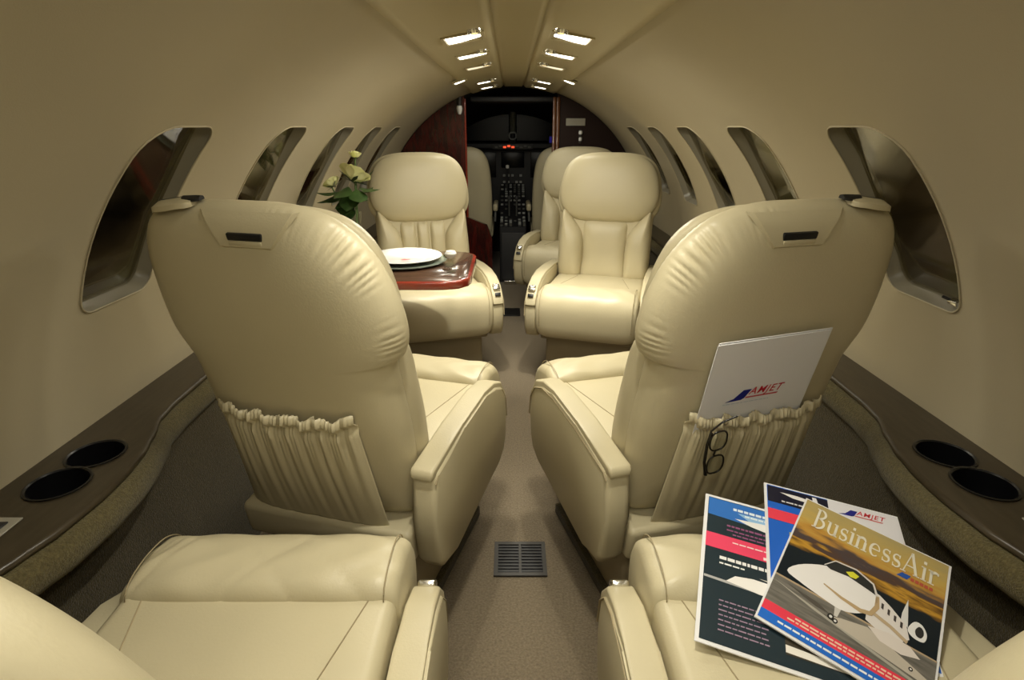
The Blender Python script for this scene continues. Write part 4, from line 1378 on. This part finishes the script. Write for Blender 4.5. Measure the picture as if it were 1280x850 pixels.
# ------------------------------------------------------------------ cockpit
ck = empty('wall_cockpit')
tag(ck, kind='structure')
v, f = [], []
for i, (y, r) in enumerate(((4.118, R + 0.006), (4.6, R - 0.04), (5.1, R - 0.12), (5.6, R - 0.25))):
    for j in range(33):
        a = radians(-118 + 236 * j / 32)
        v.append((r * sin(a), y, max(0.0, CZ + r * cos(a))))
for i in range(3):
    for j in range(32):
        q = i * 33 + j
        f.append((q, q + 1, q + 34, q + 33))
from_data('cockpit_shell', v, f, M['cockpit'], ck, 60)
box('cockpit_front', -0.9, 0.9, 5.6, 5.62, 0.0, 1.3, M['cockpit'], ck)
box('overhead_panel', -0.30, 0.30, 4.22, 4.60, 1.335, 1.37, M['cockpit_grey'], ck, 0.01)
post = tube('windshield_post', [(0.0, 5.36, 1.02), (0.0, 5.25, 1.22), (0.0, 5.12, 1.42)], 0.028, M['post_grey'], ck, 10)
for s in (-1, 1):
    prism('windshield_pane', [(s * 0.035, 1.06), (s * 0.50, 1.06), (s * 0.44, 1.26), (s * 0.035, 1.36)], 5.24, 5.248, M['screen'], ck, axis='y')
cmp_ = empty('standby_compass', (0.0, 5.16, 1.10))
tag(cmp_, 'round standby compass hanging at the windshield centre post', 'compass')
pts = [(0.030 * cos(t), 0, 0.030 * sin(t)) for t in [2 * pi * i / 24 for i in range(24)]]
tube('compass_ring', pts, 0.007, M['key'], cmp_, 8, True)
lathe('compass_body', [(0, -0.02), (0.022, -0.018), (0.024, 0.018), (0, 0.02)], M['cockpit'], cmp_, 20)

ip = empty('instrument_panel', (0, 5.10, 0))
tag(ip, 'black cockpit instrument panel with dark displays and red lights', 'instrument panel')
prism('panel_board', [(-0.62, 0.45), (0.62, 0.45), (0.62, 0.88), (0.54, 1.02), (-0.54, 1.02), (-0.62, 0.88)], 0.0, 0.06, M['cockpit'], ip, axis='y', r=0.01)
prism('glareshield', [(-0.52, 1.00), (0.52, 1.00), (0.49, 1.045), (-0.49, 1.045)], -0.12, 0.10, M['cockpit'], ip, axis='y', r=0.01)
box('annunciator_panel', -0.17, 0.17, -0.135, -0.12, 0.995, 1.042, M['cockpit_grey'], ip, 0.004)
for i in range(9):
    lit = i in (2, 3, 4, 5)
    box('annunciator_light', -0.150 + i * 0.0345, -0.124 + i * 0.0345, -0.139, -0.134, 1.006 + 0.008 * (i % 2), 1.022 + 0.008 * (i % 2), M['annun'] if lit and i % 2 == 0 or i == 3 else M['panel_grey'], ip, 0.001, 1)
for x0 in (-0.56, -0.335, 0.155, 0.38):
    box('display', x0, x0 + 0.19, -0.006, 0.0, 0.76, 0.97, M['screen'], ip, 0.004)
box('display', -0.10, 0.10, -0.006, 0.0, 0.84, 0.97, M['screen'], ip, 0.004)
for rr_ in range(4):
    for c_ in range(5):
        box('radio_key', -0.085 + c_ * 0.036, -0.062 + c_ * 0.036, -0.008, 0.0, 0.60 + rr_ * 0.055, 0.62 + rr_ * 0.055, M['key'] if (rr_ * 3 + c_) % 4 else M['cockpit_grey'], ip, 0.002, 1)
sb = empty('nav_display', (0.335, 5.0, 1.06))
tag(sb, 'small blue glowing display on the cockpit glareshield', 'display')
box('display_body', -0.035, 0.035, -0.02, 0.05, -0.02, 0.045, M['cockpit'], sb, 0.004)
box('display_screen', -0.028, 0.028, -0.024, -0.020, -0.012, 0.036, M['screen_blue'], sb, 0.002, 1)

pd = empty('centre_console', (0.0, 4.62, 0))
tag(pd, 'black cockpit centre console with throttle levers between the pilot seats', 'console')
prism('console_body', [(-0.22, 0.0), (0.46, 0.0), (0.46, 0.71), (0.30, 0.62), (0.02, 0.47), (-0.20, 0.44)], -0.105, 0.105, M['cockpit'], pd, r=0.008)
rk = random.Random(5)
def on_top(t):
    pr = [(-0.19, 0.442), (0.02, 0.472), (0.30, 0.622), (0.45, 0.705)]
    k = min(2, int(t * 3))
    q = t * 3 - k
    (a, b), (c, d) = pr[k], pr[k + 1]
    return a + (c - a) * q, b + (d - b) * q, math.atan2(d - b, c - a)
for i in range(16):
    for j in range(6):
        y, z, an = on_top((i + 0.5) / 16)
        if 4 < i < 8 and 1 < j < 4: continue
        if rk.random() < 0.15: continue
        bm = bmesh.new()
        mt = Matrix.Translation((-0.09 + j * 0.036, y, z)) @ Matrix.Rotation(an, 4, 'X')
        add_box(bm, -0.011, 0.011, -0.010, 0.010, -0.002, 0.006, 0.002, 1, mt)
        from_bm('console_key', bm, M['key'] if rk.random() < 0.55 else M['panel_grey'], pd)
for x in (-0.03, 0.03):
    lv = tube('throttle_lever', [(x, 0.06, 0.48), (x, 0.03, 0.58), (x, 0.02, 0.62)], 0.007, M['panel_grey'], pd)
    lathe('throttle_grip', [(0, -0.02), (0.014, -0.016), (0.018, 0.0), (0.014, 0.016), (0, 0.02)], M['cockpit_grey'], lv, 14, (x, 0.02, 0.635))
lathe('white_knob', [(0, -0.016), (0.013, -0.012), (0.016, 0.0), (0.013, 0.012), (0, 0.016)], M['white_plastic'], pd, 14, (-0.045, 0.30, 0.86))
tube('knob_stalk', [(-0.045, 0.34, 0.66), (-0.045, 0.31, 0.85)], 0.006, M['grille'], pd)
box('console_front', -0.09, 0.09, -0.235, -0.215, 0.02, 0.40, M['cockpit_grey'], pd, 0.004)
box('console_step', -0.07, 0.03, -0.30, -0.235, 0.0, 0.03, M['chrome'], pd, 0.004)

def pilot_seat(x, y, label, inner):
    r = empty('pilot_seat', (x, y, 0))
    tag(r, label, 'pilot seat')
    rc = radians(8)
    def tf(u, w, d): return (u, -0.20 - sin(rc) * w + cos(rc) * d, 0.32 + cos(rc) * w)
    half = [(0.0, 0.72), (0.08, 0.715), (0.145, 0.685), (0.185, 0.62), (0.205, 0.52), (0.215, 0.38), (0.215, 0.2), (0.205, 0.05), (0.15, 0.0), (0.0, -0.01)]
    pillow('backrest', spline(half + [(-a, b) for a, b in reversed(half[1:-1])], 90), 0.06, 0.07, 0.06, M['leather'], r, tf, rings=9, p=4, ctr=(0, 0.36))
    box('cushion', -0.22, 0.22, -0.14, 0.30, 0.32, 0.44, M['leather'], r, 0.03, 4)
    box('seat_base', -0.17, 0.17, -0.14, 0.22, 0.0, 0.33, M['cockpit_grey'], r, 0.01)
    for s in (-1, 1):
        box('armrest', s * 0.238 - 0.020, s * 0.238 + 0.020, -0.10, 0.18, 0.53, 0.59, M['leather'], r, 0.015, 3)
        tube('arm_bracket', [(s * 0.235, -0.10, 0.45), (s * 0.238, -0.06, 0.55)], 0.010, M['panel_grey'], r)
pilot_seat(-0.38, 4.72, 'cream pilot seat seen past the red mahogany partition', 1)
pilot_seat(0.368, 4.72, 'cream pilot seat seen past the amber wood edge strip', -1)
